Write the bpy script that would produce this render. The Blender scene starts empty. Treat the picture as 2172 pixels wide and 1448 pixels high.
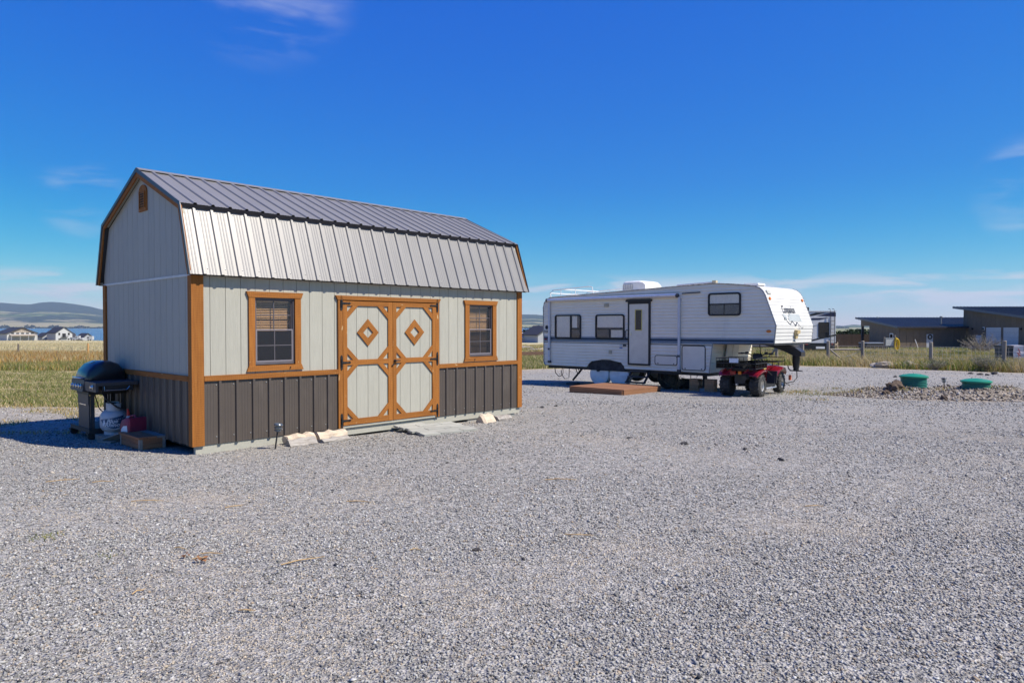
import bpy, bmesh, math, random
import numpy as np
from mathutils import Matrix, Vector, noise as mnoise
random.seed(11); rng = np.random.default_rng(11)
R = math.radians
scene = bpy.context.scene
C = scene.collection

# ---------------------------------------------------------------- camera
FPX, HC = 1493.8, 1.6126                     # focal length in pixels of a 2172 px wide frame, eye height
cam = bpy.data.cameras.new('camera'); camo = bpy.data.objects.new('camera', cam); C.objects.link(camo)
cam.sensor_width = 36; cam.lens = FPX / 2172 * 36
cam.clip_start = .05; cam.clip_end = 40000
camo.location = (0, 0, HC); camo.rotation_euler = (R(90) - math.atan(30.65 / FPX), 0, 0)
scene.camera = camo

# ---------------------------------------------------------------- sky, sun, exposure
SUN_EL, SUN_AZ = R(50), math.atan2(.947, -.321)      # azimuth clockwise from +Y
world = bpy.data.worlds.new('World'); scene.world = world; world.use_nodes = True
wn, wl = world.node_tree.nodes, world.node_tree.links
bg = wn['Background']; bg.inputs['Strength'].default_value = .10
SKY_GRADE = ((1.75, 8.8), (.93, 6.6), (.20, 5.75))
sky = wn.new('ShaderNodeTexSky'); sky.sky_type = 'NISHITA'; sky.sun_disc = False
sky.sun_elevation = SUN_EL; sky.sun_rotation = SUN_AZ; sky.altitude = 1200
sky.air_density = 1.0; sky.dust_density = .3; sky.ozone_density = 3.0
hsv = wn.new('ShaderNodeHueSaturation'); hsv.inputs['Saturation'].default_value = 1.6; hsv.inputs['Value'].default_value = 1.0
wl.new(sky.outputs[0], hsv.inputs['Color'])
# thin clouds: a low scattered bank and a few high wisps
tc = wn.new('ShaderNodeTexCoord')
sep = wn.new('ShaderNodeSeparateXYZ'); wl.new(tc.outputs['Generated'], sep.inputs[0])
def wmath(op, a, b=None):
    n = wn.new('ShaderNodeMath'); n.operation = op
    for i, x in enumerate((a, b)):
        if x is None: continue
        if isinstance(x, (int, float)): n.inputs[i].default_value = x
        else: wl.new(x, n.inputs[i])
    return n.outputs[0]
def wnoise(scale, loc, sc, detail=6):
    mp = wn.new('ShaderNodeMapping'); mp.inputs['Scale'].default_value = sc; mp.inputs['Location'].default_value = loc
    wl.new(tc.outputs['Generated'], mp.inputs[0])
    n = wn.new('ShaderNodeTexNoise'); n.inputs['Scale'].default_value = scale; n.inputs['Detail'].default_value = detail
    n.inputs['Distortion'].default_value = .4
    wl.new(mp.outputs[0], n.inputs['Vector']); return n.outputs['Fac']
def wramp(x, a, b):
    n = wn.new('ShaderNodeMapRange'); n.interpolation_type = 'SMOOTHSTEP'
    n.inputs['From Min'].default_value = a; n.inputs['From Max'].default_value = b
    wl.new(x, n.inputs['Value']); return n.outputs['Result']
zel = sep.outputs['Z']
def wspot(u, v, r0, r1):                                          # soft disc of sky round one image direction
    d = Vector(((u - 1086) / FPX, 1, (693.35 - v) / FPX)).normalized()
    n = wn.new('ShaderNodeVectorMath'); n.operation = 'DOT_PRODUCT'; wl.new(tc.outputs['Generated'], n.inputs[0]); n.inputs[1].default_value = d
    return wramp(n.outputs['Value'], math.cos(R(r0)), math.cos(R(r1)))
bank = wramp(wnoise(9.0, (1.3, .2, .9), (1, 1, 6.5)), .42, .60)
low = wmath('MULTIPLY', bank, wmath('MULTIPLY', wramp(zel, .012, .035), wramp(zel, .078, .05)))
wisp = wramp(wnoise(7.0, (.35, 2.1, .4), (1, 1, 4.0), 9), .44, .74)
high = wmath('MULTIPLY', wisp, wmath('ADD', wmath('ADD', wspot(560, -70, 7.5, 1.0), wspot(2190, 400, 4, .5)), wspot(175, 418, 3.2, .5)))
cl = wmath('MINIMUM', wmath('ADD', wmath('MULTIPLY', low, .8), wmath('MULTIPLY', high, .48)), .8)
mixc = wn.new('ShaderNodeMix'); mixc.data_type = 'RGBA'
wl.new(cl, mixc.inputs['Factor'])
sc_ = wn.new('ShaderNodeSeparateColor'); cc_ = wn.new('ShaderNodeCombineColor'); wl.new(hsv.outputs[0], sc_.inputs[0])
for k_, (p_, g_) in enumerate(SKY_GRADE):                        # polarised, deep summer blue: one grade for the whole sky
    wl.new(wmath('MULTIPLY', wmath('POWER', wmath('MULTIPLY', sc_.outputs[k_], .1087), p_), g_), cc_.inputs[k_])
wl.new(cc_.outputs[0], mixc.inputs['A'])
mixc.inputs['B'].default_value = (5.2, 5.3, 5.7, 1)
wl.new(mixc.outputs['Result'], bg.inputs['Color'])
sund = bpy.data.lights.new('sun', 'SUN'); sund.energy = 5.0; sund.angle = R(.5); sund.color = (1, .93, .815)
suno = bpy.data.objects.new('sun', sund); C.objects.link(suno)
sdir = Vector((math.sin(SUN_AZ) * math.cos(SUN_EL), math.cos(SUN_AZ) * math.cos(SUN_EL), math.sin(SUN_EL)))
suno.rotation_euler = sdir.to_track_quat('Z', 'Y').to_euler(); suno.location = sdir * 60
vs = scene.view_settings; vs.view_transform = 'Standard'; vs.look = 'None'; vs.exposure = 0.5; vs.gamma = 1; vs.use_curve_mapping = False
scene.cycles.max_bounces = 6; scene.cycles.transparent_max_bounces = 16; scene.cycles.volume_bounces = 0

# ---------------------------------------------------------------- materials
MATS = {}
def mat(name, c, rough=.7, metal=0., c2=None, scale=6., stretch=(1, 1, 1), lo=.35, hi=.65, bump=0., bscale=60., bstretch=(1, 1, 1),
        spec=.5, rand=0., coat=0., c3=None, dirt=None, attr=None):
    """Procedural principled material: two-tone noise, fine bump, a per-object tone shift."""
    if name in MATS: return MATS[name]
    m = bpy.data.materials.new(name); m.use_nodes = True; MATS[name] = m
    N, L = m.node_tree.nodes, m.node_tree.links
    b = N['Principled BSDF']; b.inputs['Roughness'].default_value = rough; b.inputs['Metallic'].default_value = metal
    b.inputs['Specular IOR Level'].default_value = spec; b.inputs['Coat Weight'].default_value = coat
    t = N.new('ShaderNodeTexCoord'); oi = N.new('ShaderNodeObjectInfo')
    va = N.new('ShaderNodeVectorMath'); va.operation = 'MULTIPLY_ADD'
    L.new(oi.outputs['Random'], va.inputs[0]); va.inputs[1].default_value = (37, 19, 53); L.new(t.outputs['Object'], va.inputs[2])
    def noi(sc, st, det=5):
        mp = N.new('ShaderNodeMapping'); mp.inputs['Scale'].default_value = st; L.new(va.outputs[0], mp.inputs[0])
        n = N.new('ShaderNodeTexNoise'); n.inputs['Scale'].default_value = sc; n.inputs['Detail'].default_value = det
        n.inputs['Roughness'].default_value = .6
        L.new(mp.outputs[0], n.inputs['Vector']); return n.outputs['Fac']
    if c2 is None: c2 = tuple(x * .86 for x in c)
    cr = N.new('ShaderNodeValToRGB'); e = cr.color_ramp.elements
    e[0].position = lo; e[0].color = (*c2, 1); e[1].position = hi; e[1].color = (*c, 1)
    if c3: x = e.new(min(1, hi + .12)); x.color = (*c3, 1)
    L.new(noi(scale, stretch), cr.inputs[0]); out = cr.outputs[0]
    if attr:
        at = N.new('ShaderNodeAttribute'); at.attribute_name = attr
        mx = N.new('ShaderNodeMix'); mx.data_type = 'RGBA'; mx.blend_type = 'MULTIPLY'; mx.inputs['Factor'].default_value = 1
        L.new(out, mx.inputs['A']); L.new(at.outputs['Color'], mx.inputs['B']); out = mx.outputs['Result']
    if dirt:                                        # blotches of dust with their own shape
        d = N.new('ShaderNodeMapRange'); d.inputs['From Min'].default_value = .56; d.inputs['From Max'].default_value = .75
        d.inputs['To Max'].default_value = dirt[1]; L.new(noi(dirt[2], (1, 1, .35), 8), d.inputs['Value'])
        mx = N.new('ShaderNodeMix'); mx.data_type = 'RGBA'; L.new(d.outputs[0], mx.inputs['Factor'])
        L.new(out, mx.inputs['A']); mx.inputs['B'].default_value = (*dirt[0], 1); out = mx.outputs['Result']
    if rand:
        mr = N.new('ShaderNodeMapRange'); mr.inputs['To Min'].default_value = 1 - rand; mr.inputs['To Max'].default_value = 1 + rand
        L.new(oi.outputs['Random'], mr.inputs['Value'])
        h = N.new('ShaderNodeHueSaturation'); L.new(mr.outputs[0], h.inputs['Value']); L.new(out, h.inputs['Color']); out = h.outputs[0]
    L.new(out, b.inputs['Base Color'])
    if bump:
        bp = N.new('ShaderNodeBump'); bp.inputs['Strength'].default_value = bump; bp.inputs['Distance'].default_value = .01
        L.new(noi(bscale, bstretch), bp.inputs['Height']); L.new(bp.outputs[0], b.inputs['Normal'])
    return m
def wood(name, c, c2, knot=(.5, .33, .16), rand=.10, saw=.22):
    """Rough-sawn board: grain and saw marks along local X, pale chips at the knots."""
    m = mat(name, c, .72, c2=c2, scale=3.2, stretch=(.9, 14, 14), lo=.3, hi=.72, bump=.3, bscale=16, bstretch=(2, 16, 16), spec=.25, rand=rand)
    N, L = m.node_tree.nodes, m.node_tree.links; b = N['Principled BSDF']
    src = b.inputs['Base Color'].links[0].from_socket; va = [n for n in N if n.type == 'VECT_MATH'][0]
    wv = N.new('ShaderNodeTexWave'); wv.inputs['Scale'].default_value = 11; wv.inputs['Distortion'].default_value = 6; wv.inputs['Detail'].default_value = 4
    L.new(va.outputs[0], wv.inputs['Vector'])
    mr = N.new('ShaderNodeMapRange'); mr.inputs['To Min'].default_value = 1 - saw * .5; mr.inputs['To Max'].default_value = 1.03
    L.new(wv.outputs['Fac'], mr.inputs['Value'])
    mx = N.new('ShaderNodeMix'); mx.data_type = 'RGBA'; mx.blend_type = 'MULTIPLY'; mx.inputs['Factor'].default_value = 1
    L.new(src, mx.inputs['A']); L.new(mr.outputs[0], mx.inputs['B'])
    mp = N.new('ShaderNodeMapping'); mp.inputs['Scale'].default_value = (2.6, 9, 9); L.new(va.outputs[0], mp.inputs[0])
    vo = N.new('ShaderNodeTexNoise'); vo.inputs['Scale'].default_value = 2.2; vo.inputs['Detail'].default_value = 7; L.new(mp.outputs[0], vo.inputs['Vector'])
    mk = N.new('ShaderNodeMapRange'); mk.inputs['From Min'].default_value = .68; mk.inputs['From Max'].default_value = .73; L.new(vo.outputs['Fac'], mk.inputs['Value'])
    mx2 = N.new('ShaderNodeMix'); mx2.data_type = 'RGBA'; L.new(mk.outputs[0], mx2.inputs['Factor'])
    L.new(mx.outputs['Result'], mx2.inputs['A']); mx2.inputs['B'].default_value = (*knot, 1)
    L.new(mx2.outputs['Result'], b.inputs['Base Color']); return m
def glass(name, tint=(.75, .78, .78), rough=.02, cover=0.0, cc=(.02, .02, .025), ior=1.5):
    m = bpy.data.materials.new(name); m.use_nodes = True; N, L = m.node_tree.nodes, m.node_tree.links
    N.remove(N['Principled BSDF']); o = N['Material Output']
    lw = N.new('ShaderNodeLayerWeight'); pw = N.new('ShaderNodeMath'); pw.operation = 'POWER'; L.new(lw.outputs['Facing'], pw.inputs[0]); pw.inputs[1].default_value = 4.5
    fr = N.new('ShaderNodeMapRange'); L.new(pw.outputs[0], fr.inputs['Value']); fr.inputs['To Min'].default_value = .045 if ior > 1.1 else 0; fr.inputs['To Max'].default_value = .9 if ior > 1.1 else .01
    tr = N.new('ShaderNodeBsdfTransparent'); tr.inputs[0].default_value = (*tint, 1)
    gl = N.new('ShaderNodeBsdfGlossy'); gl.inputs['Roughness'].default_value = rough
    mx = N.new('ShaderNodeMixShader'); L.new(fr.outputs[0], mx.inputs[0]); L.new(tr.outputs[0], mx.inputs[1]); L.new(gl.outputs[0], mx.inputs[2])
    last = mx
    if cover:
        df = N.new('ShaderNodeBsdfDiffuse'); df.inputs[0].default_value = (*cc, 1)
        m2 = N.new('ShaderNodeMixShader'); m2.inputs[0].default_value = cover; L.new(mx.outputs[0], m2.inputs[1]); L.new(df.outputs[0], m2.inputs[2]); last = m2
    L.new(last.outputs[0], o.inputs[0]); MATS[name] = m; return m

SIDING = mat('siding_paint', (.385, .375, .315), .62, c2=(.35, .34, .285), scale=5, stretch=(8, 8, .7), bump=.35, bscale=22, bstretch=(7, 7, .5), rand=.03)
DARK = mat('dark_recess', (.035, .035, .035), .9)
STAIN = wood('cedar_stain', (.345, .135, .026), (.235, .082, .015))
STEEL = mat('painted_steel_wainscot', (.082, .066, .055), .45, c2=(.073, .059, .049), scale=2, dirt=((.2, .17, .14), .22, 5), bump=.05, bscale=4)
ROOFM = mat('painted_steel_roof', (.225, .217, .208), .42, metal=.12, c2=(.205, .198, .19), scale=1.3, bump=.12, bscale=2.2, bstretch=(1, .35, 1))
EDGE = mat('dark_metal_trim', (.05, .05, .062), .4, metal=.2)
GALV = mat('zinc_screw', (.30, .30, .29), .5, metal=.5)
BLACK = mat('black_iron', (.012, .012, .013), .45)
VINYL = mat('taupe_vinyl', (.10, .09, .10), .45)
VINYL2 = mat('bright_taupe_vinyl', (.20, .18, .20), .45)
BLIND = mat('tan_blind', (.46, .28, .14), .6, c2=(.38, .23, .115), scale=8)
GLASS = glass('window_glass', (.97, .97, .96)); SCREEN = glass('window_screen', (.95, .95, .95), cover=.42, cc=(.03, .032, .04), rough=.2)

# ---------------------------------------------------------------- mesh helpers
class MB:
    def __init__(s): s.v = []; s.f = []; s.m = []
    def add(s, vs, fs, mi=0, M=None):
        k = len(s.v)
        s.v += [tuple(M @ Vector(p)) for p in vs] if M is not None else [tuple(p) for p in vs]
        s.f += [tuple(i + k for i in f) for f in fs]; s.m += [mi] * len(fs); return s
    def box(s, x0, x1, y0, y1, z0, z1, mi=0, M=None):
        return s.add([(x, y, z) for x in (x0, x1) for y in (y0, y1) for z in (z0, z1)],
                     [(0, 1, 3, 2), (4, 6, 7, 5), (0, 4, 5, 1), (2, 3, 7, 6), (0, 2, 6, 4), (1, 5, 7, 3)], mi, M)
    def prism(s, poly, ax, a, b, mi=0, M=None, ends=True):
        def P(p, q): return {'x': (q, p[0], p[1]), 'y': (p[0], q, p[1]), 'z': (p[0], p[1], q)}[ax]
        n = len(poly); vs = [P(p, a) for p in poly] + [P(p, b) for p in poly]
        fs = [(i, (i + 1) % n, n + (i + 1) % n, n + i) for i in range(n)]
        if ends: fs += [tuple(range(n))[::-1], tuple(range(n, 2 * n))]
        return s.add(vs, fs, mi, M)
    def loft(s, rings, mi=0, M=None, caps=True, close=True):
        n = len(rings[0]); vs = [p for r in rings for p in r]; fs = []
        for k in range(len(rings) - 1):
            for i in range(n if close else n - 1):
                j = (i + 1) % n; fs.append((k * n + i, k * n + j, (k + 1) * n + j, (k + 1) * n + i))
        if caps: fs += [tuple(range(n))[::-1], tuple(range((len(rings) - 1) * n, len(rings) * n))]
        return s.add(vs, fs, mi, M)
    def tube(s, pts, r, n=8, mi=0, M=None):
        pts = [Vector(p) for p in pts]; rs = r if isinstance(r, (list, tuple)) else [r] * len(pts); rings = []
        for i, p in enumerate(pts):
            d = (pts[min(i + 1, len(pts) - 1)] - pts[max(i - 1, 0)]).normalized()
            u = d.cross(Vector((0, 0, 1)) if abs(d.z) < .9 else Vector((1, 0, 0))).normalized(); w = d.cross(u)
            rings.append([p + (u * math.cos(2 * math.pi * k / n) + w * math.sin(2 * math.pi * k / n)) * rs[i] for k in range(n)])
        return s.loft(rings, mi, M)
    def lathe(s, prof, n=24, mi=0, M=None):
        return s.loft([[(r * math.cos(2 * math.pi * k / n), r * math.sin(2 * math.pi * k / n), z) for k in range(n)] for r, z in prof], mi, M)
    def build(s, name, mats, parent=None, smooth=False, M=None, kind=None, angle=35):
        me = bpy.data.meshes.new(name); me.from_pydata(s.v, [], s.f)
        for m in (mats if isinstance(mats, (list, tuple)) else [mats]): me.materials.append(m)
        if len(me.materials) > 1: me.polygons.foreach_set('material_index', s.m)
        bm = bmesh.new(); bm.from_mesh(me); bmesh.ops.recalc_face_normals(bm, faces=bm.faces); bm.to_mesh(me); bm.free()
        if smooth:
            me.polygons.foreach_set('use_smooth', [True] * len(me.polygons)); me.set_sharp_from_angle(angle=R(angle))
        o = bpy.data.objects.new(name, me); C.objects.link(o)
        if parent is not None:
            o.parent = parent
        if M is not None: o.matrix_local = M
        elif parent is not None and parent.type == 'EMPTY' and 'zo' in parent: o.location.z = parent['zo']
        if kind: o['kind'] = kind
        return o
def tag(o, label, cat=None, group=None, kind=None):
    if label: o['label'] = label
    if cat: o['category'] = cat
    if group: o['group'] = group
    if kind: o['kind'] = kind
    return o
def thing(name, label, cat, loc=(0, 0, 0), rz=0, group=None, zo=None):
    o = bpy.data.objects.new(name, None); C.objects.link(o); o.location = loc; o.rotation_euler = (0, 0, rz); o.empty_display_size = .2
    if zo is not None: o['zo'] = zo
    return tag(o, label, cat, group)
def copy_tree(o, parent=None):
    c = o.copy(); C.objects.link(c); c.parent = parent
    for ch in list(o.children): copy_tree(ch, c)
    return c
def board(parent, name, p0, p1, w, th, nrm, m, flare=0):
    """A board from p0 to p1 (centre line of its back face), width w, thickness th towards nrm; local X runs along the grain."""
    p0, p1, n = Vector(p0), Vector(p1), Vector(nrm).normalized(); x = p1 - p0; l = x.length; x.normalize(); y = n.cross(x)
    M = Matrix((x, y, n)).transposed().to_4x4(); M.translation = p0
    f0 = flare if flare > 0 else 0; f1 = -flare if flare < 0 else 0
    poly = [(-f1, -w / 2), (l + f1, -w / 2), (l + f0, w / 2), (-f0, w / 2)] if flare else [(0, -w / 2), (l, -w / 2), (l, w / 2), (0, w / 2)]
    return MB().prism(poly, 'z', 0, th).build(name, m, parent, M=M)
def rect_minus(rect, holes):
    out = [rect]
    for h in holes:
        nxt = []
        for r in out:
            a, b, c, d = r
            if h[0] >= b or h[1] <= a or h[2] >= d or h[3] <= c: nxt.append(r); continue
            if h[0] > a: nxt.append((a, h[0], c, d))
            if h[1] < b: nxt.append((h[1], b, c, d))
            x0, x1 = max(a, h[0]), min(b, h[1])
            if h[2] > c: nxt.append((x0, x1, c, h[2]))
            if h[3] < d: nxt.append((x0, x1, h[3], d))
        out = nxt
    return out
def text(parent, name, s, size, m, M, shear=0, ext=.001, wrap=None, sx=1, bold=0):
    cu = bpy.data.curves.new('t', 'FONT'); cu.body = s; cu.size = size; cu.shear = shear; cu.extrude = ext; cu.align_x = 'CENTER'; cu.offset = bold
    o = bpy.data.objects.new('t', cu); C.objects.link(o); dg = bpy.context.evaluated_depsgraph_get(); dg.update()
    me = bpy.data.meshes.new_from_object(o.evaluated_get(dg)); bpy.data.objects.remove(o)
    me.name = name; me.materials.clear(); me.materials.append(m)
    for v in me.vertices:
        v.co.x *= sx
        if wrap: a = v.co.x / wrap; v.co = ((wrap + v.co.z) * math.sin(a), v.co.y, (wrap + v.co.z) * math.cos(a))
    ob = bpy.data.objects.new(name, me); C.objects.link(ob); ob.parent = parent; ob.matrix_local = M; return ob
def frame(x, y, z, o):
    M = Matrix((Vector(x), Vector(y), Vector(z))).transposed().to_4x4(); M.translation = o; return M
def cloud_mesh(name, v, f, col, m, kind='stuff', smooth=False):
    """Large numpy mesh: v (n,3), f (k,3|4) of indices, col (n,3) per-vertex colour."""
    me = bpy.data.meshes.new(name); n, k = f.shape
    me.vertices.add(len(v)); me.vertices.foreach_set('co', v.astype(np.float32).ravel())
    me.loops.add(n * k); me.loops.foreach_set('vertex_index', f.astype(np.int32).ravel())
    me.polygons.add(n); me.polygons.foreach_set('loop_start', np.arange(0, n * k, k, dtype=np.int32))
    if smooth: me.polygons.foreach_set('use_smooth', np.ones(n, bool))
    me.update(calc_edges=True)
    if col is not None:
        a = me.attributes.new('tint', 'FLOAT_COLOR', 'POINT')
        a.data.foreach_set('color', np.c_[col, np.ones(len(col))].astype(np.float32).ravel())
    me.materials.append(m); o = bpy.data.objects.new(name, me); C.objects.link(o); o['kind'] = kind; return o

# ---------------------------------------------------------------- terrain
def sstep(a, b, x):
    t = np.clip((x - a) / (b - a), 0, 1); return t * t * (3 - 2 * t)
GPY = [0, 9.5, 13.3, 18, 24, 30, 50, 95, 450, 480]; GPZ = [0, 0, -.06, -.2, -.37, -.5, -.85, -1.4, -7.2, -7.6]
LAKE_Z = -10.5
def wob(x, y, s, k):
    return np.sin(x * s + k) * np.sin(y * s * 1.17 + 2.1 * k) + .5 * np.sin(x * s * 2.3 + y * s * 1.9 + k * 3.3)
def gz(x, y):
    x = np.asarray(x, float); y = np.asarray(y, float)
    z = np.interp(y, GPY, GPZ)
    r = np.hypot(x, y); side = sstep(.26, .36, x / np.maximum(r, 1)) * (y > 0)
    fall = -7.6 - (8.5) * sstep(470, 640, y)
    flat = -7.6 - 2.0 * sstep(470, 6000, y)
    z = np.where(y > 480, fall * (1 - side) + flat * side, z)
    near = np.clip((r - 2) / 6, 0, 1)
    z = z + .012 * near * wob(x, y, .9, 1.0) + .02 * sstep(14, 40, r) * wob(x, y, .35, 2.0) + .25 * sstep(120, 300, r) * wob(x, y, .03, 3.0)
    return z
def gzf(x, y): return float(gz(x, y))
EX = [-60, -30, -12, -8.5, -6, -2, .5, 10, 18, 20, 21.8, 23.1, 26, 34, 60]; EY = [10, 13.6, 15.0, 15.3, 21, 32, 36.5, 43, 41.9, 39.4, 36.6, 33.8, 28, 21, 12]
def edge(x, y): return np.interp(x, EX, EY) - y               # > 0 on the gravel yard, < 0 on grass

rr = np.unique(np.r_[np.linspace(.004, 3, 9), np.linspace(3, 48, 150), np.geomspace(48, 700, 70), np.geomspace(700, 9000, 26)])
ph = np.unique(np.r_[np.linspace(-44, 44, 230), np.linspace(44, 316, 60)]) [:-1]
pp, qq = np.meshgrid(np.radians(ph), rr)
gx, gy = qq * np.sin(pp), qq * np.cos(pp)
gv = np.c_[gx.ravel(), gy.ravel(), gz(gx, gy).ravel()]
nr, nph = gx.shape; idx = np.arange(nr * nph).reshape(nr, nph); nx = np.roll(idx, -1, 1)
gf = np.stack([idx[:-1], nx[:-1], nx[1:], idx[1:]], -1).reshape(-1, 4)
def ground_material():
    m = bpy.data.materials.new('ground_gravel_and_grass'); m.use_nodes = True; N, L = m.node_tree.nodes, m.node_tree.links; b = N['Principled BSDF']
    b.inputs['Roughness'].default_value = .92; b.inputs['Specular IOR Level'].default_value = .2
    t = N.new('ShaderNodeTexCoord'); P = t.outputs['Object']
    def noi(s, d=5, st=(1, 1, 1), r=.6):
        mp = N.new('ShaderNodeMapping'); mp.inputs['Scale'].default_value = st; L.new(P, mp.inputs[0])
        n = N.new('ShaderNodeTexNoise'); n.inputs['Scale'].default_value = s; n.inputs['Detail'].default_value = d; n.inputs['Roughness'].default_value = r
        L.new(mp.outputs[0], n.inputs['Vector']); return n.outputs['Fac']
    def ramp(x, st):
        c = N.new('ShaderNodeValToRGB'); L.new(x, c.inputs[0]); e = c.color_ramp.elements
        while len(e) < len(st): e.new(.5)
        for i, (p, col) in enumerate(st): e[i].position = p; e[i].color = (*col, 1)
        return c.outputs[0]
    def mix(f, a, bb, mode='MIX'):
        x = N.new('ShaderNodeMix'); x.data_type = 'RGBA'; x.blend_type = mode
        if isinstance(f, float): x.inputs['Factor'].default_value = f
        else: L.new(f, x.inputs['Factor'])
        L.new(a, x.inputs['A']); L.new(bb, x.inputs['B']); return x.outputs['Result']
    def rng_(x, a, bb, c=0., d=1.):
        n = N.new('ShaderNodeMapRange'); n.inputs['From Min'].default_value = a; n.inputs['From Max'].default_value = bb
        n.inputs['To Min'].default_value = c; n.inputs['To Max'].default_value = d; L.new(x, n.inputs['Value']); return n.outputs[0]
    def vor(s, feat='F1'):
        v = N.new('ShaderNodeTexVoronoi'); v.feature = feat; v.inputs['Scale'].default_value = s; L.new(P, v.inputs['Vector']); return v
    # crushed stone in two sizes, fines between
    v1, v2 = vor(62), vor(34)
    s1 = N.new('ShaderNodeSeparateColor'); L.new(v1.outputs['Color'], s1.inputs[0])
    s2 = N.new('ShaderNodeSeparateColor'); L.new(v2.outputs['Color'], s2.inputs[0])
    G = [(0, (.06, .06, .06)), (.22, (.205, .20, .188)), (.5, (.33, .322, .30)), (.78, (.38, .36, .325)), (.9, (.485, .475, .45)), (1, (.37, .30, .22))]
    st = mix(.4, ramp(s1.outputs[0], G), ramp(s2.outputs[0], G))
    fines = ramp(noi(160, 3), [(.3, (.31, .275, .225)), (.7, (.44, .39, .325))])
    wear = rng_(noi(.55, 7, (1, 1, 1), .72), .54, .70, 0, .75)
    grav = mix(wear, st, fines)
    grav = mix(1.0, grav, ramp(noi(.16, 4), [(.3, (.90, .89, .88)), (.7, (1.06, 1.06, 1.07))]), 'MULTIPLY')
    grav = mix(1.0, grav, ramp(noi(13, 3), [(.36, (.72, .71, .70)), (.5, (1.0, 1.0, 1.0)), (.66, (1.14, 1.14, 1.13))]), 'MULTIPLY')
    # mown turf, straw and bare soil
    turf = ramp(noi(1.1, 9, (1, .8, 1), .75), [(.33, (.14, .14, .055)), (.44, (.27, .225, .10)), (.54, (.36, .285, .155)), (.70, (.40, .33, .21))])
    field = ramp(noi(.5, 10, (.12, 1, 1), .8), [(.3, (.36, .31, .17)), (.55, (.46, .40, .235)), (.75, (.50, .45, .29))])
    sep = N.new('ShaderNodeSeparateXYZ'); L.new(P, sep.inputs[0])
    grass = mix(rng_(sep.outputs['Y'], 60, 74), turf, field)
    far = ramp(noi(.012, 6), [(.4, (.10, .13, .05)), (.55, (.25, .24, .13)), (.7, (.36, .31, .19))])
    grass = mix(rng_(sep.outputs['Y'], 600, 900), grass, far)
    a = N.new('ShaderNodeAttribute'); a.attribute_name = 'edge'
    ad = N.new('ShaderNodeMath'); ad.operation = 'MULTIPLY_ADD'; L.new(noi(.9, 8, (1, 1, 1), .7), ad.inputs[0]); ad.inputs[1].default_value = 5.0; L.new(a.outputs['Fac'], ad.inputs[2])
    msk = rng_(ad.outputs[0], 2.2, 3.0)
    # dusty beige strip where the yard meets the grass
    dust = rng_(ad.outputs[0], 7.5, 3.0, 0, .75)
    grav = mix(dust, grav, ramp(noi(3, 8), [(.35, (.29, .24, .175)), (.65, (.45, .415, .36))]))
    L.new(mix(msk, grass, grav), b.inputs['Base Color'])
    pass
    hsum = N.new('ShaderNodeMath'); hsum.operation = 'ADD'; L.new(v1.outputs['Distance'], hsum.inputs[0]); L.new(noi(9, 9), hsum.inputs[1])
    bp = N.new('ShaderNodeBump'); bp.inputs['Strength'].default_value = .9; bp.inputs['Distance'].default_value = .016
    L.new(hsum.outputs[0], bp.inputs['Height']); L.new(bp.outputs[0], b.inputs['Normal'])
    return m
ground = cloud_mesh('ground', gv, gf, None, ground_material(), 'structure', True)
at = ground.data.attributes.new('edge', 'FLOAT', 'POINT'); at.data.foreach_set('value', np.clip(edge(gv[:, 0], gv[:, 1]), -8, 8).astype(np.float32))

# lake and the land beyond it
def water_material():
    m = mat('lake_water', (.016, .075, .19), .12, c2=(.012, .055, .15), scale=.004, stretch=(.15, 1, 1), spec=.5)
    N, L = m.node_tree.nodes, m.node_tree.links; b = N['Principled BSDF']
    t = N.new('ShaderNodeTexCoord'); mp = N.new('ShaderNodeMapping'); mp.inputs['Scale'].default_value = (.25, 1, 1); L.new(t.outputs['Object'], mp.inputs[0])
    n = N.new('ShaderNodeTexNoise'); n.inputs['Scale'].default_value = .12; n.inputs['Detail'].default_value = 8; L.new(mp.outputs[0], n.inputs['Vector'])
    bp = N.new('ShaderNodeBump'); bp.inputs['Strength'].default_value = 1; bp.inputs['Distance'].default_value = 3.5
    L.new(n.outputs['Fac'], bp.inputs['Height']); L.new(bp.outputs[0], b.inputs['Normal']); return m
lake = MB().add([(-7500, 520, LAKE_Z), (4200, 520, LAKE_Z), (4200, 7200, LAKE_Z), (-7500, 7200, LAKE_Z)], [(0, 1, 2, 3)]).build('lake', water_material()); lake['kind'] = 'structure'

U = lambda u: (u - 1086) / FPX                      # image column -> X / Y
sky_u = np.array([-900, -300, 0, 40, 65, 85, 110, 135, 165, 190, 215, 260, 400, 700, 1000, 1100, 1130, 1160, 1300, 1500, 1700, 1790, 1810, 1835, 1860, 1950, 2172, 2600, 3200])
sky_v = np.array([640, 650, 642, 645, 646, 642, 640.3, 642, 646, 650, 656, 662, 664, 668, 668, 667, 667, 669, 674, 680, 688, 691, 688, 690, 692, 691, 688, 680, 676])
def ridged(a, f, k, oct=5):
    s = 0; amp = 1
    for o in range(oct):
        s = s + amp * np.sin(a * f + k * (o + 1) * 1.7 + 1.3 * np.sin(a * f * .61 + o)); amp *= .55; f *= 2.03
    return s
HILL_U = np.linspace(-900, 3200, 620); HILL_Y = np.r_[np.linspace(5900, 7600, 16), np.linspace(7700, 12000, 40), [12600, 14000]]
hu, hy = np.meshgrid(HILL_U, HILL_Y); hx = U(hu) * hy
top = (693.35 - np.interp(hu, sky_u, sky_v)) / FPX * 10600 + HC
t_ = np.clip((hy - 5900) / 4700, 0, 1)
shape = .16 * sstep(0, .36, t_) + .36 * sstep(.30, .62, t_) + .48 * sstep(.66, 1.0, t_)
shape = np.where(hy > 10600, 1 - .35 * sstep(10600, 14000, hy), shape)
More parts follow.
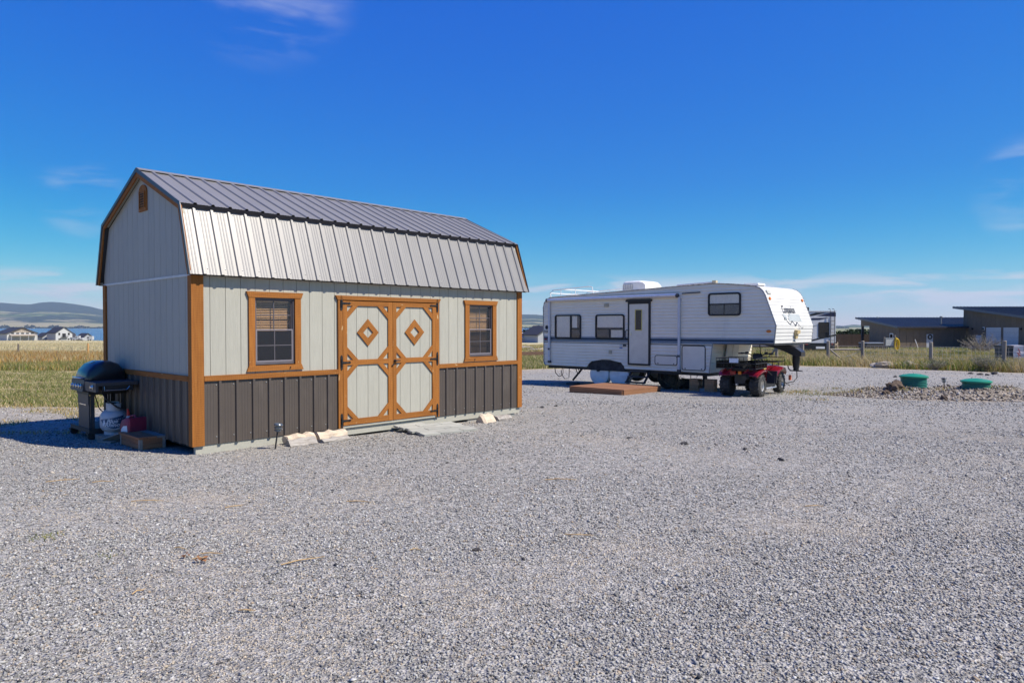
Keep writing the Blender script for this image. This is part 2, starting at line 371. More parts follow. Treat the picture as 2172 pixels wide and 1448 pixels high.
hz = LAKE_Z - 3 + 6 * sstep(5900, 6050, hy) + shape * (top + 8) * (1 + .05 * ridged(hu / 150., 1.9, 1.) * sstep(.1, .5, t_) * (1 - sstep(.75, 1, t_)) + .05 * ridged(hu / 60. + hy / 900, 1.3, 2.) * sstep(.1, .4, t_) * (1 - sstep(.8, 1, t_)))
hid = np.arange(hu.size).reshape(hu.shape)
def hill_material():
    m = bpy.data.materials.new('hill_cover'); m.use_nodes = True; N, L = m.node_tree.nodes, m.node_tree.links; b = N['Principled BSDF']; b.inputs['Roughness'].default_value = 1; b.inputs['Specular IOR Level'].default_value = 0
    t = N.new('ShaderNodeTexCoord')
    def noi(s, d, st, k=0):
        mp = N.new('ShaderNodeMapping'); mp.inputs['Scale'].default_value = st; mp.inputs['Location'].default_value = (k, k, 0); L.new(t.outputs['Object'], mp.inputs[0])
        n = N.new('ShaderNodeTexNoise'); n.inputs['Scale'].default_value = s; n.inputs['Detail'].default_value = d; n.inputs['Roughness'].default_value = .65; L.new(mp.outputs[0], n.inputs['Vector']); return n.outputs['Fac']
    def ramp(x, st):
        c = N.new('ShaderNodeValToRGB'); L.new(x, c.inputs[0]); e = c.color_ramp.elements
        while len(e) < len(st): e.new(.5)
        for i, (p, col) in enumerate(st): e[i].position = p; e[i].color = (*col, 1)
        return c.outputs[0]
    def mix(f, a, bb):
        x = N.new('ShaderNodeMix'); x.data_type = 'RGBA'; L.new(f, x.inputs['Factor']); L.new(a, x.inputs['A']); L.new(bb, x.inputs['B']); return x.outputs['Result']
    at = N.new('ShaderNodeAttribute'); at.attribute_name = 'forest'
    ad = N.new('ShaderNodeMath'); ad.operation = 'MULTIPLY_ADD'; L.new(noi(.0034, 10, (.5, 1, 1)), ad.inputs[0]); ad.inputs[1].default_value = 2.0; L.new(at.outputs['Fac'], ad.inputs[2])
    mr = N.new('ShaderNodeMapRange'); mr.inputs['From Min'].default_value = 1.42; mr.inputs['From Max'].default_value = 1.62; L.new(ad.outputs[0], mr.inputs['Value'])
    grass = ramp(noi(.0011, 7, (.3, 1.6, 1), 77), [(.36, (.05, .13, .03)), (.45, (.17, .20, .08)), (.56, (.30, .26, .15)), (.7, (.22, .20, .12))])
    L.new(mix(mr.outputs[0], grass, ramp(noi(.02, 4, (1, 1, 1)), [(.35, (.014, .03, .022)), (.65, (.03, .05, .032))])), b.inputs['Base Color']); return m
hills = cloud_mesh('hills', np.c_[hx.ravel(), hy.ravel(), hz.ravel()], np.stack([hid[:-1, :-1], hid[:-1, 1:], hid[1:, 1:], hid[1:, :-1]], -1).reshape(-1, 4), None, hill_material(), 'structure', True)
fo = np.interp(t_.ravel(), [0, .26, .32, .5, .60, .68, .73, .8, 1], [-.6, -.1, .62, .72, .35, .05, .65, .95, 1.0])
a_ = hills.data.attributes.new('forest', 'FLOAT', 'POINT'); a_.data.foreach_set('value', fo.astype(np.float32))

# closed box of thin air
hz_m = bpy.data.materials.new('thin_haze'); hz_m.use_nodes = True; hn = hz_m.node_tree.nodes
hn.remove(hn['Principled BSDF']); pv = hn.new('ShaderNodeVolumePrincipled')
pv.inputs['Color'].default_value = (.66, .80, 1, 1); pv.inputs['Density'].default_value = 4.8e-5; pv.inputs['Anisotropy'].default_value = .1
hz_m.node_tree.links.new(pv.outputs[0], hn['Material Output'].inputs['Volume'])
haze = MB().box(-19600, 20900, -9500, 14500, -40, 620).build('haze', hz_m); haze['kind'] = 'stuff'
# ================================================================= shed
TH = .7543; SC = (-4.0065, 8.8337); SD = (math.sin(TH), math.cos(TH)); SN = (-math.cos(TH), math.sin(TH)); RS = math.pi / 2 - TH
def SW(s, t): return (SC[0] + SD[0] * s + SN[0] * t, SC[1] + SD[1] * s + SN[1] * t)     # shed-local (along front, inward) -> world
SL, SWD = 6.10, 3.307
Z_W, Z_B, Z_S = .112, .9915, 2.2826
EAVE, KNEE, RIDGE = (-.115, 2.27), (.174, 3.171), (SWD / 2, 3.814)
PITCH = .2286
shed = thing('shed', 'beige barn-style garden shed with grey gambrel metal roof and brown wood trim', 'shed', (*SC, 0), RS)
OPEN = [(.816, 1.403, 1.105, 2.008), (4.744, 5.323, 1.10, 2.005), (2.10, 4.042, .118, 2.04)]       # two windows and the door, in (s0, s1, z0, z1)
# skids and floor edge
for k, t in enumerate((.012, SWD - .10)):
    board(shed, 'skid', (.03, t, .055), (SL - .03, t, .055), .108, .06, (0, 1, 0), SIDING)
MB().box(.05, SL - .05, .05, SWD - .05, .07, .108).build('floor', DARK, shed)
for s in (.25, 1.9, 3.2, 4.9, 5.8):
    z0 = gzf(*SW(s, .1)) - .03
    MB().box(s - .15, s + .15, .035, .24, z0, .0).build('support_block', mat('grey_block', (.30, .30, .28), .9), shed)
# inner walls (dark inside, with the real openings)
inner = MB()
for r in rect_minus((.02, SL - .02, Z_W, 2.6), OPEN): inner.box(r[0], r[1], .014, .05, r[2], r[3])
inner.box(.02, SL - .02, SWD - .05, SWD - .014, Z_W, 2.5); 
for s0, s1 in ((.014, .05), (SL - .05, SL - .014)):
    inner.prism([(.05, Z_W), (SWD - .05, Z_W), (SWD - .05, 2.45), (SWD - .26, 3.06), (SWD / 2, 3.68), (.26, 3.06), (.05, 2.45)], 'x', s0, s1)
inner.build('wall_lining', DARK, shed)
# front wall: one plank per groove
def planks(parent, a0, a1, z0, z1, holes, face, first, name='siding_plank', top=None, pitch=.2032):
    cuts = [a0] + [c for c in np.arange(first, a1, pitch) if a0 + .02 < c < a1 - .02] + [a1]
    for a, b in zip(cuts[:-1], cuts[1:]):
        for r in rect_minus((a + .003, b - .003, z0, z1), holes):
            if r[1] - r[0] < .015 or r[3] - r[2] < .015: continue
            m = MB()
            if face == 'front': m.box(r[0], r[1], 0, .013, r[2], r[3])
            elif face == 'door': m.box(r[0], r[1], -.012, 0, r[2], r[3])
            else:
                if top is None: m.box(0, .013, r[0], r[1], r[2], r[3])
                else:
                    br = [x for x in (.30, SWD / 2, SWD - .30) if r[0] + .01 < x < r[1] - .01]
                    xs = [r[0]] + br + [r[1]]
                    m.prism([(r[0], r[2]), (r[1], r[2])] + [(x, top(x)) for x in xs[::-1]], 'x', 0, .013)
            m.build(name, SIDING, parent)
wall_f = thing('front_wall', None, None); wall_f.parent = shed
planks(wall_f, .13, SL - .12, Z_B, 2.36, [(.73, 1.494, 1.02, 2.085), (4.649, 5.416, 1.012, 2.078), (2.096, 4.046, 0, 2.076)], 'front', .2205)
# wainscot and roof sheets: ribbed profile
def ribs(a0, a1, off, h=.021):
    pts = []; k0 = math.floor((a0 - off) / PITCH) - 1
    for k in range(k0, k0 + int((a1 - a0) / PITCH) + 4):
        c = off + k * PITCH
        pts += [(c - .027, 0), (c - .015, h), (c + .015, h), (c + .027, 0)]
        for d in (.075, .114, .153): pts += [(c + d - .009, 0), (c + d - .003, .0028), (c + d + .003, .0028), (c + d + .009, 0)]
    pts = [p for p in pts if a0 + .001 < p[0] < a1 - .001]
    def hh(a): return float(np.interp(a, [p[0] for p in pts], [p[1] for p in pts])) if pts else 0
    return [(a0, hh(a0))] + pts + [(a1, hh(a1))]
def sheet(parent, name, O, A, Uv, Nv, a0, a1, off, m, h=.021, slope=None):
    O, A, Uv, Nv = Vector(O), Vector(A), Vector(Uv), Vector(Nv).normalized(); pr = ribs(a0, a1, off, h); rings = []
    seq = [(a, x + .001) for a, x in pr] + [(a, x - .0015) for a, x in pr[::-1]]
    b = MB(); b.loft([[O + A * a + Nv * x for a, x in seq], [O + A * a + Uv + Nv * x for a, x in seq]])
    o = b.build(name, m, parent, smooth=True, angle=20); return o
SCREW = None
def screw(parent, p, n):
    global SCREW
    if SCREW is None: SCREW = MB().lathe([(.009, 0), (.009, .002), (.005, .003), (.005, .007), (.0, .0075)], 8).build('screw', GALV, parent, smooth=True); o = SCREW
    else: o = SCREW.copy(); C.objects.link(o); o.parent = parent
    o.matrix_local = Matrix.Translation(p) @ Vector(n).to_track_quat('Z', 'Y').to_matrix().to_4x4(); return o
RIB0 = .1081
ws = []
for a0, a1 in ((.13, 2.096), (4.046, SL - .12)):
    w = sheet(shed, 'metal_wainscot', (0, -.001, Z_W), (1, 0, 0), (0, 0, .816), (0, -1, 0), a0, a1, RIB0, STEEL, .024); ws.append(w)
    for k in range(40):
        c = RIB0 + PITCH * k - .045
        if a0 + .01 < c < a1 - .01:
            for z in (.2, .865): screw(w, (c, -.003, z + .004 * math.sin(k * 7)), (0, -1, 0))
w = sheet(shed, 'metal_wainscot', (-.001, 0, Z_W), (0, 1, 0), (0, 0, .816), (-1, 0, 0), .04, SWD - .12, .15, STEEL, .024)
for k in range(15):
    for z in (.2, .865): screw(w, (-.003, .15 + PITCH * k + .045, z), (-1, 0, 0))
# roof: lower and upper slope on both sides, laid as sheets
A0, A1 = -.075, SL + .075
def slope(p0, p1, mirror=False):
    f = (lambda p: (SWD - p[0], p[1])) if mirror else (lambda p: p)
    (t0, z0), (t1, z1) = f(p0), f(p1); U_ = Vector((0, t1 - t0, z1 - z0)); n_ = Vector((0, -(z1 - z0), t1 - t0))
    if mirror: n_ = Vector((0, (z1 - z0), -(t1 - t0)))
    if n_.z < 0: n_ = -n_
    edges = [A0] + [RIB0 + PITCH * (4 * k + 1) for k in range(8) if A0 + .3 < RIB0 + PITCH * (4 * k + 1) < A1 - .2] + [A1]
    for i, (a, b) in enumerate(zip(edges[:-1], edges[1:])):
        lift = .0012 * (i % 2)
        o = sheet(shed, 'roof_sheet', Vector((0, t0, z0)) + n_.normalized() * lift, (1, 0, 0), U_, n_, a, b, RIB0, ROOFM)
        if not mirror:
            for k in range(60):
                c = RIB0 + PITCH * k + .05
                if a + .02 < c < b:
                    for q in (.09, .93): screw(o, Vector((c, t0, z0)) + U_ * q + n_.normalized() * .002, n_)
    return U_, n_
knee_lo = (KNEE[0] + .045, KNEE[1] - .012)
upv = Vector((RIDGE[0] - KNEE[0], RIDGE[1] - KNEE[1])).normalized()
knee_up = (KNEE[0] - .03 * upv.x, KNEE[1] - .03 * upv.y + .018)
ridge_p = (RIDGE[0] - .005, RIDGE[1] + .006)
for mir in (False, True):
    slope(EAVE, knee_lo, mir); slope(knee_up, ridge_p, mir)
# roof deck under the sheets, ridge cap and knee flashing
deck = MB()
for mir in (0, 1):
    g = (lambda p: (SWD - p[0], p[1])) if mir else (lambda p: p)
    lo = [(EAVE[0] + .012, EAVE[1] - .004), (knee_lo[0] + .008, knee_lo[1] - .008), (knee_lo[0] + .04, knee_lo[1] - .03), (EAVE[0] + .05, EAVE[1] - .012)]
    up = [(knee_up[0] + .02, knee_up[1] - .008), (RIDGE[0], RIDGE[1] - .012), (RIDGE[0], RIDGE[1] - .05), (knee_up[0] + .05, knee_up[1] - .04)]
    deck.prism([g(p) for p in lo], 'x', A0 + .02, A1 - .02); deck.prism([g(p) for p in up], 'x', A0 + .02, A1 - .02)
deck.build('roof_deck', DARK, shed)
cap = MB(); y, z = RIDGE
cap.prism([(y - .11, z - .035 + .024), (y - .012, z + .03), (y + .012, z + .03), (y + .11, z - .035 + .024), (y + .11, z - .035 + .018), (y, z + .022), (y - .11, z - .035 + .018)], 'x', A0 - .004, A1 + .004)
cap.build('ridge_cap', ROOFM, shed)
for mir in (0, 1):
    g = (lambda p: (SWD - p[0], p[1])) if mir else (lambda p: p)
    m = MB(); m.prism([g(p) for p in ((knee_lo[0] - .02, knee_lo[1] - .03), (knee_up[0] + .01, knee_up[1] - .004), (knee_up[0] + .06, knee_up[1] + .018), (knee_lo[0] + .02, knee_lo[1]))], 'x', A0 + .012, A1 - .012)
    m.build('knee_flashing', EDGE, shed)
# gable ends: rake trims, wood fascia, soffit strips
def off_pts(d):        # roof outline lowered by d (measured square to each slope, roughly)
    return [(EAVE[0] + d * .95, EAVE[1] - .004 - d * .0), (KNEE[0] + d * .72, KNEE[1] - d * .62), (RIDGE[0], RIDGE[1] - d * 1.09), (SWD - KNEE[0] - d * .72, KNEE[1] - d * .62), (SWD - EAVE[0] - d * .95, EAVE[1] - .004)]
def band(name, m, s0, s1, d0, d1):
    a, b = off_pts(d0), off_pts(d1)
    for i in range(4): MB().prism([a[i], a[i + 1], b[i + 1], b[i]], 'x', s0, s1).build(name, m, shed)
for s_out, sg in ((A0, 1), (A1, -1)):
    e0, e1 = s_out - sg * .008, s_out + sg * .004
    band('rake_edge', EDGE, min(e0, e1), max(e0, e1), -.024, .030)
    e0, e1 = s_out + sg * .0045, s_out + sg * .024
    band('rake_fascia', STAIN, min(e0, e1), max(e0, e1), .0, .095)
    e0, e1 = s_out + sg * .0245, s_out + sg * .076
    band('rake_soffit', SIDING, min(e0, e1), max(e0, e1), .045, .058)
# eave soffit, front and back
for mir in (0, 1):
    g = (lambda t: SWD - t) if mir else (lambda t: t)
    ys = sorted((g(EAVE[0] + .03), g(.0)))
    MB().box(0, SL, ys[0], ys[1], 2.262, 2.275).build('eave_soffit', SIDING, shed)
# end wall (left gable) planks, seam strip, belt
wall_e = thing('gable_wall', None, None); wall_e.parent = shed
def gable_top(t): return float(np.interp(t, [0, .30, SWD / 2, SWD - .30, SWD], [2.6, 3.13, 3.73, 3.13, 2.6])) if True else 0
planks(wall_e, .09, SWD - .12, Z_B, Z_S - .03, [], 'end', .21)
def gtop2(t): return float(np.interp(t, [0.0, .175, SWD / 2, SWD - .175, SWD], [2.40, 3.09, 3.74, 3.09, 2.40]))
planks(wall_e, .0, SWD, Z_S, 3.0, [], 'end', .21, top=gtop2)
MB().box(-.012, 0, .0, SWD, Z_S - .03, Z_S).build('drip_strip', mat('pale_drip_strip', (.60, .60, .56), .5), shed)
MB().box(SL - .013, SL, .02, SWD - .02, Z_W, 2.4).build('far_gable_siding', SIDING, shed)
MB().prism([(.02, 2.4), (SWD - .02, 2.4), (SWD - .2, 3.07), (SWD / 2, 3.72), (.2, 3.07)], 'x', SL - .013, SL).build('far_gable_siding', SIDING, shed)
MB().box(.02, SL - .02, SWD - .013, SWD, Z_W, 2.35).build('back_siding', SIDING, shed)
# wood trim
board(shed, 'corner_board', (.065, 0, .106), (.065, 0, 2.262), .13, .024, (0, -1, 0), STAIN)
board(shed, 'corner_board', (0, .031, .106), (0, .031, 2.26), .11, .024, (-1, 0, 0), STAIN)
board(shed, 'corner_board', (SL - .06, 0, .106), (SL - .06, 0, 2.262), .12, .024, (0, -1, 0), STAIN)
board(shed, 'corner_board', (0, SWD - .06, .106), (0, SWD - .06, 2.26), .12, .024, (-1, 0, 0), STAIN)
for a, b in ((.131, 2.095), (4.047, SL - .121)): board(shed, 'belt_board', (a, 0, Z_B - .034), (b, 0, Z_B - .034), .068, .03, (0, -1, 0), STAIN)
board(shed, 'belt_board', (0, .087, Z_B - .034), (0, SWD - .121, Z_B - .034), .068, .03, (-1, 0, 0), STAIN)
# gable vent with louvres
vent = thing('gable_vent', None, None); vent.parent = shed
v0, v1, vz0, vz1 = 1.455, 1.755, 3.235, 3.50
arch = [(v0, vz0), (v1, vz0), (v1, vz1)] + [(1.605 + .15 * math.cos(a), vz1 + .105 * math.sin(a)) for a in np.linspace(.25, math.pi - .25, 8)] + [(v0, vz1)]
MB().prism(arch, 'x', -.016, -.0005).build('vent_board', STAIN, vent)
MB().box(-.018, -.0165, v0 + .06, v1 - .06, vz0 + .06, vz1 - .005).build('vent_opening', DARK, vent)
for y0_, y1_ in ((v0 + .045, v0 + .062), (v1 - .062, v1 - .045)): MB().box(-.03, -.0165, y0_, y1_, vz0 + .045, vz1 + .01).build('vent_frame', STAIN, vent)
for k in range(6):
    zz = vz0 + .068 + k * .035
    MB().prism([(-.031, zz), (-.027, zz), (-.019, zz + .02), (-.019, zz + .025)], 'y', v0 + .063, v1 - .063).build('louvre', STAIN, vent)
# windows
def shed_window(s0, s1, z0, z1, ts0, ts1, head, sill, blind_to):
    w = thing('window', None, None); w.parent = shed
    zc = z0 + (z1 - z0) * .51
    board(w, 'side_trim', ((ts0 + s0) / 2, 0, sill[1]), ((ts0 + s0) / 2, 0, head[0]), s0 - ts0, .026, (0, -1, 0), STAIN)
    board(w, 'side_trim', ((ts1 + s1) / 2, 0, sill[1]), ((ts1 + s1) / 2, 0, head[0]), ts1 - s1, .026, (0, -1, 0), STAIN)
    board(w, 'head_trim', (ts0 - .004, 0, (head[0] + head[1]) / 2), (ts1 + .004, 0, (head[0] + head[1]) / 2), head[1] - head[0], .032, (0, -1, 0), STAIN, flare=-.0 or .03)
    board(w, 'sill_trim', (ts0 - .004, 0, (sill[0] + sill[1]) / 2), (ts1 + .004, 0, (sill[0] + sill[1]) / 2), sill[1] - sill[0], .032, (0, -1, 0), STAIN, flare=-.03)
    for a, b, c, d in ((s0, s0 + .022, z0, z1), (s1 - .022, s1, z0, z1), (s0 + .022, s1 - .022, z1 - .022, z1), (s0 + .022, s1 - .022, z0, z0 + .035)):
        MB().box(a, b, .0, .05, c, d).build('window_frame', VINYL, w)
    for (c, d, y, up) in ((zc, z1 - .022, .022, True), (z0 + .035, zc + .018, .004, False)):
        a, b = s0 + .022, s1 - .022; f = .018
        sash = MB()
        for q in ((a, a + f, c, d), (b - f, b, c, d), (a + f, b - f, c, c + f), (a + f, b - f, d - f, d)): sash.box(q[0], q[1], y, y + .016, q[2], q[3])
        so = sash.build('sash', VINYL2 if not up else VINYL, w)
        MB().box((a + b) / 2 - .006, (a + b) / 2 + .006, y + .003, y + .013, c + f, d - f).build('muntin', VINYL, w)
        MB().box(a + f, b - f, y + .0035, y + .0125, (c + d) / 2 - .006, (c + d) / 2 + .006).build('muntin', VINYL, w)
        MB().box(a + f, b - f, y + .006, y + .0095, c + f, d - f).build('pane', GLASS if up else SCREEN, w)
    bl = MB(); zt = z1 - .03
    n = int((zt - blind_to) / .023)
    for k in range(n): 
        zz = zt - .03 - k * .023
        bl.box(s0 + .02, s1 - .05, 0, .024, -.001, .001, M=Matrix.Translation((0, .075, zz)) @ Matrix.Rotation(R(38 + 4 * math.sin(k * 2.2)), 4, 'X'))
    bl.box(s0 + .02, s1 - .05, .07, .105, zt - .028, zt)
    for q in (.24, .74): bl.box(s0 + q * (s1 - s0 - .05), s0 + q * (s1 - s0 - .05) + .004, .074, .076, zt - n * .023, zt)
    bl.build('blind', BLIND, w)
shed_window(.816, 1.403, 1.105, 2.008, .73, 1.494, (2.009, 2.086), (1.019, 1.094), 1.55)
shed_window(4.744, 5.323, 1.10, 2.005, 4.649, 5.416, (2.0, 2.074), (1.009, 1.09), 1.13)
for s, z in ((1.32, 1.06), (4.86, 1.05)): MB().tube([(s, -.033, z), (s, -.047, z), (s - .012, -.05, z - .03)], .006, 6).build('hook', BLACK, shed)
# double door
T_, N_ = .02, (0, -1, 0)
board(shed, 'door_casing', (2.135, 0, .118), (2.135, 0, 2.013), .077, .03, N_, STAIN)
board(shed, 'door_casing', (4.006, 0, .118), (4.006, 0, 2.013), .079, .03, N_, STAIN)
board(shed, 'door_head', (2.09, 0, 2.045), (4.045, 0, 2.045), .063, .036, N_, STAIN, flare=.035)
MB().box(2.10, 4.04, -.02, .012, .112, .147).build('threshold', SIDING, shed)
def brace(parent, a, b, c, d):
    P = [Vector((x, 0, z)) for x, z in (a, b, c, d)]
    x = (P[1] - P[0]).normalized(); n = Vector((0, -1, 0)); y = n.cross(x); M = frame(x, y, n, P[0] + Vector((0, -.0135, 0)))
    Mi = M.inverted(); q = [(Mi @ p) for p in P]
    MB().prism([(p.x, p.y) for p in q], 'z', 0, .0175).build('brace', STAIN, parent, M=M)
HINGE = None
for li, (l0, l1, i0, i1) in enumerate(((2.178, 3.081, 2.247, 2.997), (3.088, 3.963, 3.155, 3.897))):
    dr = thing('door', None, None); dr.parent = shed
    planks(dr, l0 + .005, l1 - .005, .155, 1.995, [], 'door', 2.22 if li == 0 else 3.24, 'door_plank', pitch=.2032)
    D = -.0125
    for a, b in ((l0, i0), (i1, l1)): board(dr, 'stile', ((a + b) / 2, D, .151), ((a + b) / 2, D, 1.999), b - a, T_, N_, STAIN)
    for a, b in ((.151, .238), (1.046, 1.121), (1.929, 1.999)): board(dr, 'rail', (i0 + .0005, D, (a + b) / 2), (i1 - .0005, D, (a + b) / 2), b - a, T_ - .001, N_, STAIN)
    for zb, zt in ((.238, 1.046), (1.121, 1.929)):
        k, e = .195, .095
        for xs, sx in ((i0, 1), (i1, -1)):
            for zz, sz in ((zb, 1), (zt, -1)):
                brace(dr, (xs, zz + sz * k), (xs + sx * k, zz), (xs + sx * (k - e), zz), (xs, zz + sz * (k - e)))
    cx = (i0 + i1) / 2; O_, I_ = (.195, .205), (.092, .088)
    for q in range(4):
        d0 = [(-1, 0), (0, 1), (1, 0), (0, -1)][q]; d1 = [(0, 1), (1, 0), (0, -1), (-1, 0)][q]
        f = lambda d, s_: (cx + d[0] * s_[0], 1.528 + d[1] * s_[1])
        brace(dr, f(d0, O_), f(d1, O_), f(d1, I_), f(d0, I_))
    for z in (1.964, 1.086, .225):
        h = MB(); sx = 1 if li == 0 else -1; xh = 2.147 if li == 0 else 4.0
        h.prism([(-.02, -.075), (.02, -.075), (.02, .075), (-.02, .075)], 'y', -.036, -.031)
        for sg in (-1, 1): h.prism([(-.012, sg * .075), (.012, sg * .075), (.02, sg * .09), (0, sg * .115), (-.02, sg * .09)], 'y', -.036, -.031)
        h.tube([(0, -.04, -.05), (0, -.04, .05)], .012, 8)
        h.prism([(.0, -.016), (.13, -.009), (.13, -.018), (.165, 0), (.13, .018), (.13, .009), (0, .016)], 'y', -.041, -.0355)
        h.build('hinge', BLACK, dr, M=Matrix.Translation((xh, 0, z)) @ Matrix.Diagonal((sx, 1, 1, 1)))
    if li == 1:
        h = MB(); h.lathe([(.02, 0), (.026, .006), (.018, .02), (.012, .035)], 12, M=Matrix.Translation((3.122, -.034, 1.08)) @ Matrix.Rotation(R(90), 4, 'X'))
        h.tube([(3.122, -.065, 1.08), (3.16, -.068, 1.085), (3.21, -.064, 1.083)], [.012, .009, .007], 8)
        h.tube([(3.10, -.036, 1.03), (3.075, -.05, 1.015), (3.06, -.04, 1.01)], .01, 6); h.build('door_handle', BLACK, dr, smooth=True)

# ================================================================= things by the shed
GRY = mat('grey_powder_coat', (.045, .045, .05), .5, bump=.1, bscale=200); ENAMEL = mat('black_enamel', (.014, .016, .02), .3, coat=.3)
CHROME = mat('dull_chrome', (.6, .6, .6), .25, metal=1.); CAST = mat('black_plastic', (.02, .02, .021), .6)
def shed_thing(name, label, cat, s, t, dr=0, group=None):
    x, y = SW(s, t); return thing(name, label, cat, (x, y, gzf(x, y)), RS + dr, group)
grill = shed_thing('gas_grill', 'black gas barbecue grill on a cart against the shed gable wall', 'grill', -.49, 2.32)
# local: x towards the wall (depth 0..0.46), y along the wall (body 0..0.53), side burner shelf at y -0.5..0
MB().box(-.04, .46, -.05, .83, .10, .16).build('base_shelf', CAST, grill)
for y0_, y1_ in ((-.06, .02), (.76, .84)): MB().box(-.06, .48, y0_, y1_, .075, .10).build('base_rail', CAST, grill)
for x, y in ((0, -.02), (.42, -.02), (0, .8), (.42, .8)):
    w_ = MB(); w_.lathe([(.01, -.02), (.05, -.018), (.055, -.01), (.055, .01), (.05, .018), (.01, .02)], 16, M=Matrix.Translation((x, y, .0545)) @ Matrix.Rotation(R(90), 4, 'X')); w_.build('caster', CAST, grill, smooth=True)
pn = MB(); pn.box(-.02, .0, .02, .50, .16, .63); pn.build('front_panel', GRY, grill)
MB().box(-.028, -.02, .02, .50, .50, .70).build('panel_cap', GRY, grill)
MB().box(-.034, -.028, .10, .40, .487, .503).build('panel_handle', CHROME, grill)
for x, y in ((.40, .03), (.40, .47), (.40, .76)): MB().box(x, x + .04, y - .02, y + .02, .16, .80).build('leg', GRY, grill)
MB().box(.005, .05, .0, .035, .16, .70).build('leg', GRY, grill)
MB().box(-.03, .47, -.01, .54, .64, .84).build('firebox', CAST, grill)
cp = MB(); cp.prism([(-.11, .70), (-.03, .68), (-.03, .86), (-.085, .86)], 'y', -.02, .55); cp.build('control_panel', GRY, grill)
KN = None
def knob(p):
    b = MB(); M = Matrix.Translation(p) @ Matrix.Rotation(R(-90), 4, 'Y')
    b.lathe([(.034, 0), (.034, .008), (.024, .012), (.02, .035), (.0, .037)], 14, 0, M); b.build('knob', CHROME, grill, smooth=True)
for y in (.07, .19, .31, .43): knob((-.10, y, .77))
lid = MB()
prof = [(-.05, .84), (-.055, .90), (-.02, .99), (.06, 1.075), (.16, 1.115), (.28, 1.115), (.38, 1.075), (.45, .99), (.475, .90), (.475, .84)]
rings = []
for y, s_, dz in ((-.02, .90, .8), (.0, .96, .93), (.05, 1, 1), (.27, 1, 1.02), (.49, 1, 1), (.54, .96, .93), (.56, .90, .8)):
    rings.append([(.21 + (x - .21) * s_, y, .84 + (z - .84) * dz) for x, z in prof])
lid.loft(rings); lid.build('lid', ENAMEL, grill, smooth=True, angle=50)
MB().tube([(-.055, .09, .875), (-.10, .09, .885), (-.105, .1, .885), (-.105, .44, .885), (-.10, .45, .885), (-.055, .45, .875)], .011, 8).build('lid_handle', CHROME, grill, smooth=True)
MB().box(-.03, .03, .22, .32, 0, .006, M=Matrix.Translation((.10, 0, 1.10)) @ Matrix.Rotation(R(-24), 4, 'Y')).build('thermometer', CHROME, grill)
sh = MB(); sh.box(-.05, .46, -.52, -.025, .80, .845); sh.build('side_shelf', GRY, grill)
MB().box(-.085, -.05, -.52, -.025, .715, .845).build('side_burner_panel', GRY, grill)
knob((-.086, -.40, .78))
MB().box(.0, .4, -.5, -.05, .72, .80).build('side_burner_box', CAST, grill)
MB().tube([(.02, -.527, .79), (.02, -.54, .735), (.30, -.54, .735), (.34, -.54, .78)], .006, 6).build('towel_bar', CHROME, grill)
MB().tube([(.05, -.30, .70), (.10, -.33, .60), (.22, -.38, .48), (.30, -.40, .44), (.34, -.42, .42)], .012, 7).build('gas_hose', CAST, grill, smooth=True)
MB().tube([(.1, .2, .66), (.08, -.1, .45), (.17, -.3, .30), (.2, -.36, .33)], .008, 6).build('igniter_cable', CAST, grill, smooth=True)

# propane cylinder
TW = mat('white_tank_paint', (.50, .52, .54), .4, c2=(.42, .44, .46), scale=5, dirt=((.35, .33, .3), .5, 6)); TB = mat('dark_blue_label', (.02, .055, .13), .4, c2=(.05, .12, .2), scale=4); TWH = mat('white_print', (.75, .77, .78), .5)
tx, ty = SW(-.268, 2.11)
tank = thing('propane_cylinder', 'white propane cylinder with a dark blue printed label under the grill shelf', 'gas cylinder', (tx, ty, gzf(tx, ty) + .085), 0)
tank.rotation_euler = (R(3), R(4), 0)
MB().lathe([(.105, 0), (.115, .0), (.115, .045), (.11, .05), (.10, .05), (.10, 0)], 28).build('foot_ring', TW, tank, smooth=True)
MB().lathe([(.0, .035), (.09, .04), (.14, .065), (.168, .11), (.172, .15), (.172, .245), (.165, .29), (.13, .335), (.07, .36), (.0, .365)], 36).build('tank_body', TW, tank, smooth=True, angle=60)
cl_ = MB(); n = 24
ang = [a for a in np.linspace(R(40), R(320), n)]
cl_.loft([[(r * math.cos(a), r * math.sin(a), z) for r, z in ((.098, .335), (.10, .335), (.104, .455), (.102, .455))] for a in ang]); cl_.build('collar', TW, tank, smooth=True, M=Matrix.Rotation(R(40), 4, 'Z'))
MB().lathe([(.02, .36), (.02, .43), (.03, .43), (.03, .45), (.0, .45)], 10).build('valve', CAST, tank)
# label: swoosh panel wrapped round the body, lettering and a horned-head mark, facing the camera
fa = math.atan2(-ty, -tx) - .10
def wrapM(z): return Matrix.Rotation(fa, 4, 'Z') @ Matrix(((0, 0, 1, 0), (1, 0, 0, 0), (0, 1, 0, z), (0, 0, 0, 1)))
sw = MB(); r_ = .1732; K = 24
topz = lambda a: .262 + .035 * a; botz = lambda a: .108 + .085 * abs(a - .15) ** 1.6 - .0 * a
lo_ = [(-1.05 + 2.1 * i / K) for i in range(K + 1)]
sw.loft([[(r_ * math.sin(a), botz(a), r_ * math.cos(a)), (r_ * math.sin(a), (topz(a) + botz(a)) / 2, (r_ + .0004) * math.cos(a)), (r_ * math.sin(a), topz(a), r_ * math.cos(a))] for a in lo_], caps=False, close=False)
for v_ in range(len(sw.v)):
    x_, y_, z_ = sw.v[v_]; zz = y_ 
    rad = float(np.interp(zz, [.05, .11, .15, .245, .29, .32], [.13, .169, .173, .173, .1665, .145])) + .0012; q = math.hypot(x_, z_); sw.v[v_] = (x_ * rad / q, y_, z_ * rad / q)
sw.build('label', TB, tank, smooth=True, M=wrapM(0))
